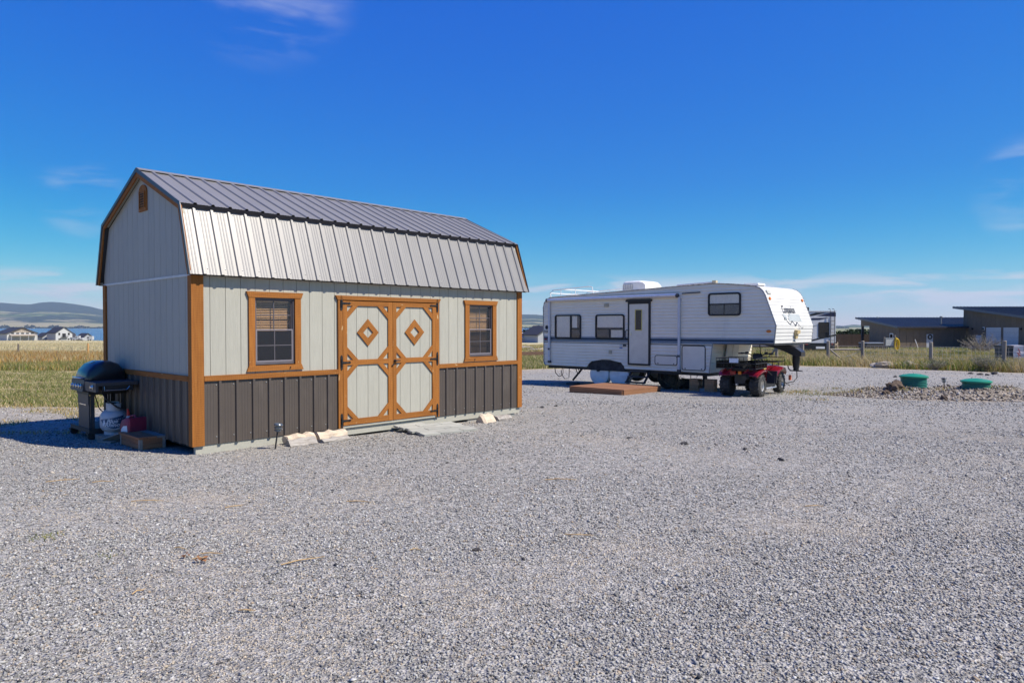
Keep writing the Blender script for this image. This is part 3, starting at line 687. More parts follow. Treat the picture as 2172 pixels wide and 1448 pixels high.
text(tank, 'lettering', 'Blue', .078, TWH, wrapM(.192), .25, .0008, .1738, 1.05, .0018); text(tank, 'lettering', 'Rhino', .078, TWH, wrapM(.138) , .25, .0008, .1738, 1.05, .0018)
hd = MB(); hd.prism([(-.135, .15), (-.12, .2), (-.128, .235), (-.112, .212), (-.1, .24), (-.098, .2), (-.088, .19), (-.098, .16), (-.115, .14)], 'z', 0, .001)
hd.v = [((.1742 + z) * math.sin(x / .1742), y, (.1742 + z) * math.cos(x / .1742)) for x, y, z in hd.v]; hd.build('emblem', TWH, tank, M=wrapM(0))
ar = MB(); ar.prism([(-.10, .10), (.10, .118), (.09, .108), (.10, .10), (.05, .098), (-.1, .094)], 'z', 0, .001); ar.v = [((.1712 + z) * math.sin(x / .171), y, (.1712 + z) * math.cos(x / .171)) for x, y, z in ar.v]; ar.build('label_arrow', TWH, tank, M=wrapM(0))
GREYW = wood('weathered_wood', (.34, .30, .25), (.22, .19, .16), knot=(.15, .12, .1), saw=.15); CEDAR = wood('raw_redwood', (.36, .17, .085), (.25, .11, .055), knot=(.10, .05, .03), saw=.12)
bx_, by_ = SW(-.30, 2.08); bk = thing('wood_block', 'short wood block under the white propane cylinder', 'wood block', (bx_, by_, gzf(bx_, by_)), RS)
for k in range(2): board(bk, 'offcut', (-.16, -.10 + .2 * k, -.005), (.16, -.10 + .2 * k, -.005), .16, .09, (0, 0, 1), GREYW)
lx_, ly_ = SW(-.33, 1.74); lb = thing('leaning_board', 'grey board leaning beside the propane cylinder', 'board', (lx_, ly_, gzf(lx_, ly_)), RS)
board(lb, 'board', (-.1, .18, .015), (.09, -.06, .23), .13, .024, (.55, .3, .75), GREYW); board(lb, 'board', (-.12, .26, .0), (-.02, .02, .0), .14, .028, (0, 0, 1), GREYW)
# fuel can
RED = mat('faded_red_plastic', (.30, .022, .05), .5, c2=(.22, .016, .04), scale=5, bump=.2, bscale=25); REDB = mat('bright_red_plastic', (.5, .02, .015), .45)
can = shed_thing('fuel_can', 'faded red plastic fuel can with white label behind the wooden box', 'fuel can', -.16, 1.60, .2); can.scale = (.82, .82, .86)
body = [(-.13, .0), (.13, .0), (.14, .02), (.14, .27), (.10, .33), (-.02, .37), (-.12, .37), (-.14, .33), (-.14, .02)]
cb = MB(); cb.loft([[(x * k, y, .05 + z * kz) for x, z in body] for y, k, kz in ((-.165, .88, .93), (-.145, 1, 1), (.145, 1, 1), (.165, .88, .93))]); cb.build('can_body', RED, can, smooth=True, angle=40, M=Matrix.Rotation(R(90), 4, 'Z'))
MB().tube([(-.02, -.09, .41), (-.02, -.07, .45), (-.02, .04, .44), (-.02, .10, .37)], .018, 8).build('can_handle', RED, can, smooth=True)
MB().lathe([(.036, 0), (.036, .03), (.03, .035), (.03, .0)], 14, M=Matrix.Translation((-.02, .12, .40))).build('collar', TW, can)
MB().lathe([(.028, .0), (.026, .03), (.014, .11), (.0, .115)], 12, M=Matrix.Translation((-.02, .12, .44)) @ Matrix.Rotation(R(-8), 4, 'Y')).build('spout', REDB, can, smooth=True)
MB().prism([(-.1, .17), (.10, .15), (.09, .24), (.02, .29), (-.08, .30)], 'x', -.168, -.1665).build('paper_label', TWH, can)
# low wooden box
crate = shed_thing('wooden_box', 'low reddish wooden box with a lid by the shed corner', 'wooden box', -.325, .87)
for z in (.012, .078):
    board(crate, 'plank', (0, 0, z + .03), (0, .69, z + .03), .062, .018, (-1, 0, 0), CEDAR); board(crate, 'plank', (.285, .69, z + .03), (.285, 0, z + .03), .062, .018, (1, 0, 0), CEDAR)
    board(crate, 'plank', (.0, 0, z + .03), (.285, 0, z + .03), .062, .018, (0, -1, 0), CEDAR); board(crate, 'plank', (0, .69, z + .03), (.285, .69, z + .03), .062, .018, (0, 1, 0), CEDAR)
for x, y in ((-.018, -.018), (-.018, .67), (.27, -.018), (.27, .67)): MB().box(x - .004, x + .036, y - .004, y + .036, 0, .141).build('corner_post', GREYW, crate)
for k in range(3): board(crate, 'lid_board', (.02 + .118 * k, -.035, .143), (.02 + .118 * k, .725, .143), .112, .026, (0, 0, 1), CEDAR if k != 2 else GREYW)
# solar path lights
LENS = glass('lamp_lens', (.8, .8, .75), .1, cover=.35, cc=(.6, .6, .5)); CAPM = mat('blue_grey_plastic', (.06, .08, .11), .3, coat=.4)
def path_light(label, x, y, h, lean, sc=1.0, cap_m=CAPM):
    t = thing('solar_path_light', label, 'path light', (x, y, gzf(x, y)), 0, 'solar path lights'); t.rotation_euler = (lean[0], lean[1], 0); t.scale = (sc,) * 3
    MB().tube([(0, 0, -.02), (0, 0, h - .11)], .011, 8).build('stake', CAST, t, smooth=True)
    MB().lathe([(.0, h - .12), (.03, h - .115), (.045, h - .10), (.045, h - .09), (.0, h - .09)], 20).build('lamp_base', CAPM, t, smooth=True)
    MB().lathe([(.034, h - .088), (.036, h - .06), (.034, h - .025), (.0, h - .025)], 20).build('lens', LENS, t, smooth=True)
    MB().lathe([(.036, h - .06), (.052, h - .064), (.052, h - .055), (.036, h - .05)], 20).build('louvre_ring', CAPM, t, smooth=True)
    MB().lathe([(.0, h - .024), (.058, h - .028), (.06, h - .018), (.05, h - .004), (.03, h + .002), (.0, h + .003)], 20).build('lamp_cap', cap_m, t, smooth=True)
path_light('small blue-grey solar path light standing in the gravel before the shed', -3.116, 9.237, .345, (0, R(8)))
# split firewood
BARKW = mat('pale_split_wood', (.62, .52, .40), .85, c2=(.48, .38, .27), scale=5, stretch=(1, 12, 12), bump=.6, bscale=14, bstretch=(1, 12, 12)); GREYL = mat('grey_split_wood', (.40, .37, .33), .9, c2=(.25, .22, .19), scale=5, stretch=(1, 12, 12), bump=.6, bscale=14, bstretch=(1, 12, 12))
def log(label, p0, p1, r, m, sec, roll=0):
    x0, y0 = p0; x1, y1 = p1; L_ = math.hypot(x1 - x0, y1 - y0); t = thing('firewood_log', label, 'firewood', ((x0 + x1) / 2, (y0 + y1) / 2, gzf((x0 + x1) / 2, (y0 + y1) / 2)), math.atan2(y1 - y0, x1 - x0), 'split firewood by the shed')
    rings = []; rnd = random.Random(hash(label) % 999 + len(label))
    for k in range(7):
        x = -L_ / 2 + L_ * k / 6; sc = r * (1 + .10 * math.sin(k * 1.9 + len(label)) - .08 * (k in (0, 6)))
        rings.append([(x + rnd.uniform(-.012, .012) * (k in (0, 6)), a * sc + rnd.uniform(-.009, .009), max(0, b * sc + rnd.uniform(-.009, .009))) for a, b in sec])
    b = MB(); b.loft(rings, caps=False); n = len(sec)
    b.f += [tuple(range(n))[::-1], tuple(range(6 * n, 7 * n))]; b.m += [0, 0]; b.build('split_face', m, t)
    return t
WEDGE = [(-1, 0), (-.35, 1.05), (.1, 1.25), (.5, .85), (1.0, .15), (.8, 0)]; SLAB = [(-1.1, 0), (-1.15, .35), (-.6, .75), (.4, .8), (1.1, .45), (1.1, 0)]; ROUND = [(-.7, 0), (-1.05, .4), (-.9, 1), (-.3, 1.35), (.4, 1.3), (.95, .9), (1.0, .35), (.7, 0)]
log('pale split log lying behind the grey one near the path light', SW(1.17, -.165), SW(1.58, -.155), .10, BARKW, ROUND)
log('narrow grey split log in front of the pale one', SW(1.12, -.31), SW(1.53, -.29), .075, GREYL, WEDGE)
log('long pale split log next to the left door post', SW(1.63, -.16), SW(2.10, -.15), .10, BARKW, ROUND)
log('grey weathered log below the long pale one beside the door', SW(1.60, -.33), SW(2.07, -.30), .075, GREYL, SLAB)
log('short pale split wedge under the right shed window', SW(4.76, -.26), SW(5.08, -.25), .115, BARKW, WEDGE)
log('small weathered grey log at the right end of the shed', SW(5.17, -.22), SW(5.50, -.22), .10, GREYL, SLAB)
# painted plank ramp before the door
ramp = shed_thing('door_ramp', 'low grey painted plank ramp on the gravel before the shed door', 'ramp', 3.0, -.92, R(-7))
RP = mat('worn_grey_paint', (.40, .40, .355), .75, c2=(.30, .30, .265), scale=4, stretch=(1, 6, 6), bump=.4, bscale=14, bstretch=(1, 10, 10), rand=.1, dirt=((.45, .42, .37), .6, 5))
for r_i in range(6):
    y = .03 + r_i * .148; z = .006 + .055 * y
    cuts = [0, .52, 1.0] if r_i % 2 else [0, .30, .72, 1.0]
    for a, b in zip(cuts[:-1], cuts[1:]):
        if r_i == 5 and b > .9: continue
        dx = .03 * math.sin(r_i * 2.4)
        board(ramp, 'plank', (a + .006 + dx, y + .07, z + .004 * math.sin(a * 9)), (b - .006 + dx, y + .07, z + .004 * math.sin(b * 7 + r_i)), .137, .03, (0, -.055, 1), RP)
# ================================================================= fifth-wheel travel trailer
TT = .792; TO = (7.04, 18.901); TX = (math.sin(TT), -math.cos(TT)); TN = (math.cos(TT), math.sin(TT)); RT = TT - math.pi / 2
def TW_(s, t): return (TO[0] - TX[0] * s + TN[0] * t, TO[1] - TX[1] * s + TN[1] * t)      # s from nose to rear, t away from the camera side
ZT = -.30; WT = 2.464
ALU = mat('cream_aluminium', (.84, .755, .60), .45, c2=(.78, .70, .55), scale=2.0, dirt=((.46, .44, .39), .5, 1.6)); ALUL = mat('cream_aluminium_seam', (.40, .40, .385), .5)
STR = [mat('teal_grey_stripe', (.20, .25, .27), .45), mat('dark_teal_stripe', (.035, .055, .07), .45), mat('pale_blue_stripe', (.42, .46, .48), .45)]
RUB = mat('black_rubber', (.014, .014, .014), .6); MOLD = mat('grey_corner_moulding', (.34, .34, .33), .4, metal=.5)
WHITEP = mat('white_plastic', (.78, .78, .76), .45); CURT = mat('white_curtain', (.90, .85, .72), .9, c2=(.80, .75, .64), scale=14, stretch=(3, 3, .3)); BEIGE = mat('beige_plastic', (.45, .40, .28), .5)
AMBER = mat('amber_lens', (.75, .20, .01), .3, coat=.5); REDL = mat('red_lens', (.30, .01, .01), .3, coat=.5); ALUM = mat('mill_aluminium', (.62, .62, .62), .35, metal=.8)
RVGLASS = glass('trailer_glass', (.96, .96, .96), .03, cover=.03, cc=(.05, .05, .055)); RVDARK = glass('dark_trailer_glass', (.25, .26, .28), .03, cover=.6, cc=(.02, .02, .02))
rv = thing('travel_trailer', 'white and cream fifth-wheel travel trailer with teal stripes parked on the gravel', 'trailer', (TO[0], TO[1], ZT), RT, zo=-ZT)
# side outline in (x = -s, z)
def rear_x(z): return -float(np.interp(z, [.28, .36, 2.30, 2.45, 2.56, 2.62], [8.20, 8.30, 8.34, 8.30, 8.18, 8.02]))
def nose_x(z):
    if z < 1.163: return -float(np.interp(z, [.23, 1.163], [1.92, 1.81]))
    return -float(np.interp(z, [1.163, 1.654, 2.48, 2.60, 2.68, 2.73], [0.0, -.05, .26, .33, .42, .56]))
def roof_z(s): return float(np.interp(s, [.42, 1.0, 1.82, 8.05], [2.71, 2.79, 2.86, 2.635]))
arch_s = [4.85, 4.93, 5.11, 6.09, 6.30, 6.41]; arch_z = [.27, .43, .54, .54, .43, .27]
outline = [(-8.20, .28), (-8.30, .36), (-8.34, 2.30), (-8.30, 2.45), (-8.18, 2.56), (-8.02, 2.635), (-1.82, 2.86), (-1.0, 2.79), (-.56, 2.735), (-.42, 2.68), (-.33, 2.60), (-.26, 2.48), (.05, 1.654), (0, 1.163), (-1.81, 1.163), (-1.915, .28)]
outline += [(-s, z + .012) for s, z in zip(arch_s, arch_z)]
MB().prism(outline, 'y', .012, WT - .012).build('body_shell', ALU, rv)
# horizontal lapped siding on the near side and the nose; the lap lines are real steps
SEG = []
z = .285
for i in range(8): SEG.append((z, z + .0985, 0)); z += .0985
SEG += [(1.073, 1.092, 2), (1.092, 1.125, 0), (1.125, 1.17, 1), (1.17, 1.195, 3), (1.195, 1.235, 2), (1.235, 1.262, 1), (1.262, 1.30, 3)]
z = 1.30
while z < 2.84: SEG.append((z, min(z + .096, 2.86), 0)); z += .096
def x_of_roof(z, front):
    if z <= 2.60: return None
    return (-1.82 + (2.86 - z) * (1.82 - .45) / .14) if front else (-1.82 - (2.86 - z) * 6.2 / .225)
sd = MB()
for z0, z1, mi in SEG:
    def ends(z):
        xf = nose_x(z); xr = rear_x(min(z, 2.62))
        if z > 2.62: xr = max(xr, -1.82 - (2.86 - z) * 6.2 / .225)
        if z > 2.68: xf = min(xf, -float(np.interp(z, [2.68, 2.735, 2.79, 2.86], [.42, .56, 1.0, 1.82])))
        return xr, xf
    spans = [(ends(z0 + 1e-4), ends(z1 - 1e-4))]
    if z0 < .54:
        q = lambda z: (float(np.interp(z, [.27, .43, .54], [4.85, 4.93, 5.11])), float(np.interp(z, [.27, .43, .54], [6.41, 6.30, 6.09])))
        a0, b0 = q(z0); a1, b1 = q(min(z1, .54)); (r0, f0), (r1, f1) = spans[0]
        spans = [((r0, -b0), (r1, -b1)), ((-a0, f0), (-a1, f1))]
        if z1 > .54: spans = [((r0, -b0), (r1, -5.6)), ((-a0, f0), (-5.6, f1))]
    for (r0, f0), (r1, f1) in spans:
        if f0 - r0 < .02: continue
        yo, yi = -.013, .002
        zs = z0 + .012
        rs, fs_ = r0 + (r1 - r0) * .12, f0 + (f1 - f0) * .12
        sd.add([(r0, yi + .004, z0), (f0, yi + .004, z0), (fs_, yo, zs), (rs, yo, zs), (f1, yi, z1), (r1, yi, z1), (r1, .013, z1), (f1, .013, z1), (r0, .013, z0), (f0, .013, z0)],
               [(0, 1, 2, 3), (3, 2, 4, 5), (0, 3, 5, 6, 8), (1, 9, 7, 4, 2)], mi)
sd.build('side_siding', [ALU, STR[0], STR[1], STR[2]], rv)
path = [(0.0, 1.163), (.05, 1.654), (-.26, 2.48), (-.33, 2.60), (-.42, 2.68), (-.56, 2.735), (-1.0, 2.79)]
pl = [0]
for a, b in zip(path[:-1], path[1:]): pl.append(pl[-1] + math.hypot(b[0] - a[0], b[1] - a[1]))
def along(d): return (float(np.interp(d, pl, [p[0] for p in path])), float(np.interp(d, pl, [p[1] for p in path])))
ns = MB(); d = 0
while d < pl[-1] - .02:
    e = min(d + .098, pl[-1]); a, b = along(d), along(e); m_ = along(d + .012); t_v = Vector((b[0] - a[0], b[1] - a[1])).normalized(); nn = Vector((t_v.y, -t_v.x))
    o1 = .014 if d < 1.5 else .006
    P_ = [(a[0] + nn.x * .004, a[1] + nn.y * .004), (m_[0] + nn.x * o1, m_[1] + nn.y * o1), (b[0] + nn.x * .003, b[1] + nn.y * .003), (b[0] - nn.x * .006, b[1] - nn.y * .006), (a[0] - nn.x * .006, a[1] - nn.y * .006)]
    ns.prism(P_, 'y', .0, WT); d = e
NOSE = mat('white_nose_skin', (.66, .65, .61), .45, c2=(.62, .61, .575), scale=2)
ns.build('nose_siding', NOSE, rv)
# corner mouldings on the near edge of the nose, roof edge and neck
for nm, pts in (('nose_moulding', path[:6]), ('roof_moulding', [(-.56, 2.735), (-1.0, 2.79), (-1.82, 2.86), (-5, 2.745), (-8.02, 2.635)]), ('rear_moulding', [(-8.02, 2.635), (-8.18, 2.56), (-8.30, 2.45), (-8.34, 2.30), (-8.30, .36), (-8.20, .28)]), ('neck_moulding', [(-1.81, 1.15), (-1.915, .28)])):
    MB().tube([(x, -.008, z) for x, z in pts], .019 if nm != 'neck_moulding' else .015, 6).build(nm, MOLD if nm != 'roof_moulding' else mat('stained_roof_edge', (.5, .48, .43), .6, c2=(.16, .15, .13), scale=9), rv)
MB().tube([(x, WT + .004, z) for x, z in path[:6]], .018, 6).build('nose_moulding', MOLD, rv)
# neck face under the bunk: skin with a two-leaf hatch
nk = MB(); k = 0; z = .28
while z < 1.15:
    x0, x1 = nose_x(z), nose_x(min(z + .098, 1.16)); nk.prism([(x0 + .004, z), (x0 + .016, z + .012), (x1 + .003, min(z + .098, 1.16)), (x1 - .01, min(z + .098, 1.16)), (x0 - .01, z)], 'y', .0, WT); z += .098
nk.build('neck_siding', ALU, rv)
for y0_ in (.72, 1.10):
    hM = frame((0, 1, 0), (.118, 0, .993), (.993, 0, -.118), (-1.82, y0_, .55))
    MB().box(0, .36, 0, .56, .0, .022).build('front_hatch', mat('cream_hatch', (.66, .64, .58), .5), rv, M=Matrix.Translation((0, 0, -ZT)) @ hM)
MB().box(-1.9, -.02, .05, WT - .05, 1.12, 1.16).build('bunk_floor', mat('grey_underbelly', (.12, .12, .115), .8), rv)
MB().box(-8.15, -1.95, .06, WT - .06, .19, .275).build('chassis', RUB, rv)
# rounded helper
def rrect(x0, x1, z0, z1, r, n=5):
    P_ = []
    for cx, cz, a0 in ((x1 - r, z1 - r, 0), (x0 + r, z1 - r, 90), (x0 + r, z0 + r, 180), (x1 - r, z0 + r, 270)):
        P_ += [(cx + r * math.cos(R(a0 + 90 * i / n)), cz + r * math.sin(R(a0 + 90 * i / n))) for i in range(n + 1)]
    return P_
def ring(b, outer, inner, ax0, ax1, mi=0):
    n = len(outer)
    vs = [(x, ax0, z) for x, z in outer] + [(x, ax0, z) for x, z in inner] + [(x, ax1, z) for x, z in outer] + [(x, ax1, z) for x, z in inner]; fs = []
    for i in range(n):
        j = (i + 1) % n; fs += [(i, j, n + j, n + i), (2 * n + i, 3 * n + i, 3 * n + j, 2 * n + j), (i, 2 * n + i, 2 * n + j, j), (n + i, n + j, 3 * n + j, 3 * n + i)]
    b.add(vs, fs, mi)
def rv_window(s0, s1, z0, z1, bars, gl, curtain):
    w = thing('window', None, None); w.parent = rv; w.location.z = -ZT
    b = MB(); ring(b, rrect(-s0, -s1, z0, z1, .09), rrect(-s0 + .045, -s1 - .045, z0 + .045, z1 - .045, .06), -.045, -.01); b.build('window_frame', RUB, w)
    MB().prism(rrect(-s0 + .045, -s1 - .045, z0 + .045, z1 - .045, .06), 'y', -.028, -.022).build('pane', gl, w)
    for q in bars: MB().box(*q[:2], -.040, -.0285, *q[2:]).build('divider', RUB, w)
    for q in curtain:
        b = MB(); n = 14
        top_ = [(q[0] + (q[1] - q[0]) * i / n, -.0175 + .003 * math.cos(i * 2.1)) for i in range(n + 1)]
        b.loft([[(x, y, q[2]), (x, y, q[3]), (x, y + .001, q[3]), (x, y + .001, q[2])] for x, y in top_]); b.build('curtain', CURT, w)
    MB().prism(rrect(-s0 + .03, -s1 - .03, z0 + .03, z1 - .03, .05), 'y', -.0138, -.0133).build('dark_interior', mat('dim_interior', (.10, .10, .10), .9), w)
rv_window(7.78, 6.63, 1.22, 2.03, [(-7.10, -7.04, 1.25, 2.0), (-7.04, -6.67, 1.54, 1.57)], RVGLASS, [(-7.70, -7.12, 1.27, 1.98), (-7.02, -6.80, 1.59, 1.98)])
rv_window(6.02, 4.87, 1.23, 2.02, [(-5.98, -4.91, 1.53, 1.56), (-5.46, -5.42, 1.27, 1.53)], RVGLASS, [(-5.95, -4.93, 1.60, 1.97), (-5.40, -4.94, 1.28, 1.52)])
rv_window(1.95, .95, 1.93, 2.58, [(-1.91, -.99, 2.24, 2.27), (-1.46, -1.445, 1.97, 2.24)], RVGLASS, [(-1.90, -1.0, 2.28, 2.53)])
# entry door
dr = thing('door', None, None); dr.parent = rv; dr.location.z = -ZT
b = MB(); ring(b, rrect(-4.73, -3.90, .42, 2.41, .03), rrect(-4.68, -3.965, .475, 2.33, .02), -.04, -.008); b.build('door_frame', RUB, dr)
MB().prism(rrect(-4.678, -3.967, .477, 2.328, .02), 'y', -.03, -.009).build('door_leaf', mat('off_white_door', (.72, .66, .53), .5, c2=(.64, .58, .46), scale=4, dirt=((.40, .37, .31), .6, 3)), dr)
b = MB(); ring(b, rrect(-4.465, -4.20, 1.50, 2.16, .02), rrect(-4.44, -4.225, 1.525, 2.135, .015), -.038, -.031); b.build('window_trim', mat('yellow_trim', (.62, .50, .14), .5), dr)
MB().prism(rrect(-4.438, -4.227, 1.527, 2.133, .015), 'y', -.036, -.0315).build('door_window', mat('black_glass', (.012, .013, .014), .08), dr)
MB().box(-4.63, -4.60, -.045, -.031, 1.36, 1.46).build('door_latch', CHROME, dr)
MB().tube([(-4.76, -.02, 1.22), (-4.81, -.06, 1.27), (-4.81, -.06, 1.47), (-4.76, -.02, 1.53)], .016, 8).build('grab_handle', RUB, rv, smooth=True)
MB().prism([(-4.79, 2.40), (-3.86, 2.40), (-3.84, 2.44), (-3.88, 2.475), (-4.76, 2.475), (-4.80, 2.44)], 'y', -.075, -.008).build('rain_hood', RUB, rv)
# awning roller and arms
MB().tube([(-8.06, -.085, 2.535), (-2.96, -.085, 2.555)], .052, 14).build('awning_roller', mat('rolled_awning', (.66, .66, .70), .35, metal=.5), rv, smooth=True)
for x in (-8.09, -2.93): MB().lathe([(.0, -.03), (.06, -.03), (.06, .03), (.0, .03)], 14, M=Matrix.Translation((x, -.085, 2.54)) @ Matrix.Rotation(R(90), 4, 'Y')).build('roller_cap', GRY, rv)
for x, zb in ((-8.02, .40), (-2.88, .30)):
    a = MB().box(x - .035, x + .035, -.075, -.025, zb, 2.50).build('awning_arm', mat('white_awning_arm', (.62, .62, .63), .45), rv)
    MB().box(x - .05, x + .05, -.08, -.013, zb - .03, zb + .05).build('arm_foot', GRY, a); MB().box(x - .043, x + .043, -.085, -.0755, zb + .42, zb + .48).build('arm_clamp', GRY, a)
MB().tube([(-2.8, -.03, 2.60), (-2.2, -.03, 2.615)], .016, 6).build('drip_rail', GRY, rv)
# storage hatches
HM = mat('white_hatch', (.76, .69, .57), .45, c2=(.70, .63, .52), scale=3)
for s0, s1, z0, z1 in ((3.74, 2.955, .46, .76), (2.80, 2.03, .34, 1.07)):
    h = thing('storage_hatch', None, None); h.parent = rv; h.location.z = -ZT
    b = MB(); ring(b, rrect(-s0, -s1, z0, z1, .07), rrect(-s0 + .02, -s1 - .02, z0 + .02, z1 - .02, .055), -.028, -.008); b.build('hatch_seal', RUB, h)
    MB().prism(rrect(-s0 + .02, -s1 - .02, z0 + .02, z1 - .02, .055), 'y', -.022, -.009).build('hatch_panel', HM, h)
    for q in (.15, .85): MB().lathe([(.0, 0), (.018, 0), (.018, .01), (.0, .012)], 10, M=Matrix.Translation((-s0 + (s0 - s1) * q, -.022, z0 + .05)) @ Matrix.Rotation(R(90), 4, 'X')).build('hatch_lock', GRY, h)
# small fittings, lights, stickers
MB().box(-5.66, -5.50, -.05, -.012, 2.26, 2.36).build('porch_light', BEIGE, rv); MB().box(-5.48, -5.36, -.03, -.012, .75, .86).build('outlet_cover', BEIGE, rv)
MB().box(-4.93, -4.80, -.018, -.0135, 1.00, 1.06).build('sticker', RUB, rv); MB().box(-5.06, -4.95, -.018, -.0135, .93, .97).build('sticker', mat('blue_sticker', (.1, .18, .4), .5), rv); MB().box(-5.06, -4.95, -.018, -.0135, 1.0, 1.05).build('sticker', mat('pale_sticker', (.55, .6, .6), .5), rv)
def lens(x, y, z, w, h, m, M=None):
    MB().lathe([(.0, 0), (1, 0), (.95, .5), (.6, 1), (.0, 1.1)], 16, M=(M or Matrix.Translation((x, y, z)) @ Matrix.Rotation(R(90), 4, 'X')) @ Matrix.Diagonal((w, h, .02, 1))).build('marker_light', m, rv, smooth=True)
lens(-.15, -.012, 1.50, .075, .04, AMBER); lens(-8.22, -.012, 1.19, .06, .03, REDL)
def nose_pt(y, d, off):   # point on the nose skin
    a, b = along(d), along(d + .02); t_v = Vector((b[0] - a[0], b[1] - a[1])).normalized(); nn = Vector((t_v.y, -t_v.x)); return Vector((a[0] + nn.x * off, y, a[1] + nn.y * off - ZT)), Vector((t_v.x, 0, t_v.y)), Vector((nn.x, 0, nn.y))
def nose_M(y, d, off=.016):
    p, t_v, nn = nose_pt(y, d, off); return frame((0, 1, 0), t_v, nn, p)
for y in (.16, 2.30): MB().lathe([(.0, 0), (.05, 0), (.045, .03), (.0, .04)], 14).build('clearance_light', AMBER, rv, smooth=True, M=nose_M(y, 1.27, .01))
PRT = mat('charcoal_print', (.03, .035, .045), .5); PRG = mat('grey_print', (.42, .45, .44), .5)
text(rv, 'lettering', 'Companion', .32, PRT, nose_M(1.1, .86, .018), .15, .001, None, .55, .004)
MB().prism([(-.12, -.02), (.75, -.02), (.70, .19), (-.02, .19), (-.06, .10)], 'z', 0, .002).build('mountain_graphic', PRG, rv, M=nose_M(1.0, .64, .0165))
MB().prism([(-.34, .02), (-.26, .0), (-.16, .06), (-.2, .16), (-.32, .2), (-.4, .18)], 'z', 0, .002).build('mountain_graphic', PRG, rv, M=nose_M(1.0, .64, .0165))
wv_ = [(-.38, .02), (-.33, .10), (-.28, .06), (-.2, -.06), (-.08, -.10), (.02, -.02), (.08, .0), (.18, -.11), (.26, -.13), (.34, -.05), (.40, -.05), (.5, -.16), (.58, -.24)]
b = MB(); n = len(wv_); b.add([(x, z + .014 * (1 + .6 * math.sin(i)), .004) for i, (x, z) in enumerate(wv_)] + [(x, z - .014, .004) for x, z in wv_] + [(x, z + .014 * (1 + .6 * math.sin(i)), 0) for i, (x, z) in enumerate(wv_)] + [(x, z - .014, 0) for x, z in wv_], [(i, i + 1, n + i + 1, n + i) for i in range(n - 1)] + [(2 * n + i, 3 * n + i, 3 * n + i + 1, 2 * n + i + 1) for i in range(n - 1)] + [(i, 2 * n + i, 2 * n + i + 1, i + 1) for i in range(n - 1)]); b.build('river_graphic', PRT, rv, M=nose_M(1.0, .62, .017))
text(rv, 'lettering', '29J', .08, PRG, nose_M(1.53, .44, .017), .1, .001) if False else None
MB().box(-.02, .02, -.012, .012, 0, .003).build('print_dot', PRT, rv, M=nose_M(1.72, .44, .017))
text(rv, 'lettering', 'Companion', .15, PRT, frame((1, 0, 0), (0, 0, 1), (0, -1, 0), (-8.16, -.0145, 1.42 - ZT)), .15, .001, None, .5)
MB().lathe([(.055, 0), (.07, 0), (.07, .004), (.055, .004), (.055, 0)], 14).build('emblem', PRT, rv, M=frame((1, 0, 0), (0, 0, 1), (0, -1, 0), (-8.17, -.0145, 1.60 - ZT)))
MB().prism([(0, 0), (.2, 0), (.2, .12), (0, .12)], 'z', 0, .03).build('vent_plate', mat('tarnished_plate', (.45, .45, .40), .5), rv, M=nose_M(.13, 1.40, .012))
fx = MB(); fx.box(-.1, .1, 0, .10, .0, .09); fx.prism([(-.06, -.14), (.06, -.14), (.09, 0), (-.09, 0)], 'z', 0, .05); fx.build('nose_bracket', mat('brass_bracket', (.55, .42, .2), .5), rv, M=nose_M(1.28, .27, .012))
MB().tube([(-.05, 0, 0), (-.04, 0, .04), (.04, 0, .04), (.05, 0, 0)], .012, 6).build('nose_handle', GRY, rv, M=nose_M(1.2, .05, .012))
# roof: air conditioner, vents, rack rails, crank antenna
ac = MB(); P_ = [(-5.42, 2.68), (-5.40, 3.04), (-5.36, 3.09), (-5.30, 3.11), (-4.78, 3.11), (-4.62, 3.08), (-4.53, 3.0), (-4.51, 2.70)]
ac.loft([[(x, y, 2.74 + (z - 2.74) * k) for x, z in P_] for y, k in ((.62, .86), (.66, .97), (.74, 1), (1.40, 1), (1.50, .96), (1.55, .82))]); aco = ac.build('air_conditioner', WHITEP, rv, smooth=True, angle=40)
gm = MB(); gm.box(-5.37, -5.02, .595, .64, 2.84, 3.0); gm.build('ac_grille', mat('grey_grille', (.18, .18, .17), .6), aco)
for k in range(5): MB().box(-5.37, -5.02, .585, .5945, 2.85 + k * .031, 2.865 + k * .031).build('grille_slat', WHITEP, aco)
for k in range(6): MB().box(-5.37 + k * .067, -5.357 + k * .067, .578, .5845, 2.84, 3.0).build('grille_slat', WHITEP, aco)
for x, y in ((-1.1, 1.1), (-2.6, 1.5)):
    v_ = MB(); v_.prism([(x - .24, 0), (x + .24, 0), (x + .2, .06), (x - .2, .06)], 'y', y - .22, y + .22, M=Matrix.Translation((0, 0, roof_z(-x) + .01)))
    vo = v_.build('roof_vent', WHITEP, rv); MB().box(x - .21, x + .21, y - .19, y + .19, roof_z(-x) - .03, roof_z(-x) + .02).build('vent_collar', GRY, vo)
MB().box(-1.98, -1.86, .25, .36, 2.86, 2.96).build('antenna_head', BEIGE, rv); MB().tube([(-3.2, .35, 2.87), (-1.95, .3, 2.91)], .022, 6).build('antenna_mast', ALUM, rv)
RAILW = mat('white_rail', (.74, .74, .74), .4)
def rail(pts, nm='roof_rail', r=.017): MB().tube(pts, r, 7).build(nm, RAILW, rv, smooth=True)
for y in (.25, 2.2):
    rail([(-8.2, y, 2.60), (-8.24, y, 2.80), (-8.12, y, 2.90), (-7.9, y, 2.91), (-6.5, y, 2.97), (-6.38, y, 2.95), (-6.33, y, 2.70)])
    for x in (-7.75, -7.1): rail([(x, y, 2.63), (x, y, 2.92)], 'rail_post', .013)
rail([(-8.24, .25, 2.80), (-8.24, 2.2, 2.80)]); rail([(-7.6, .25, 2.91), (-7.6, 2.2, 2.91)])
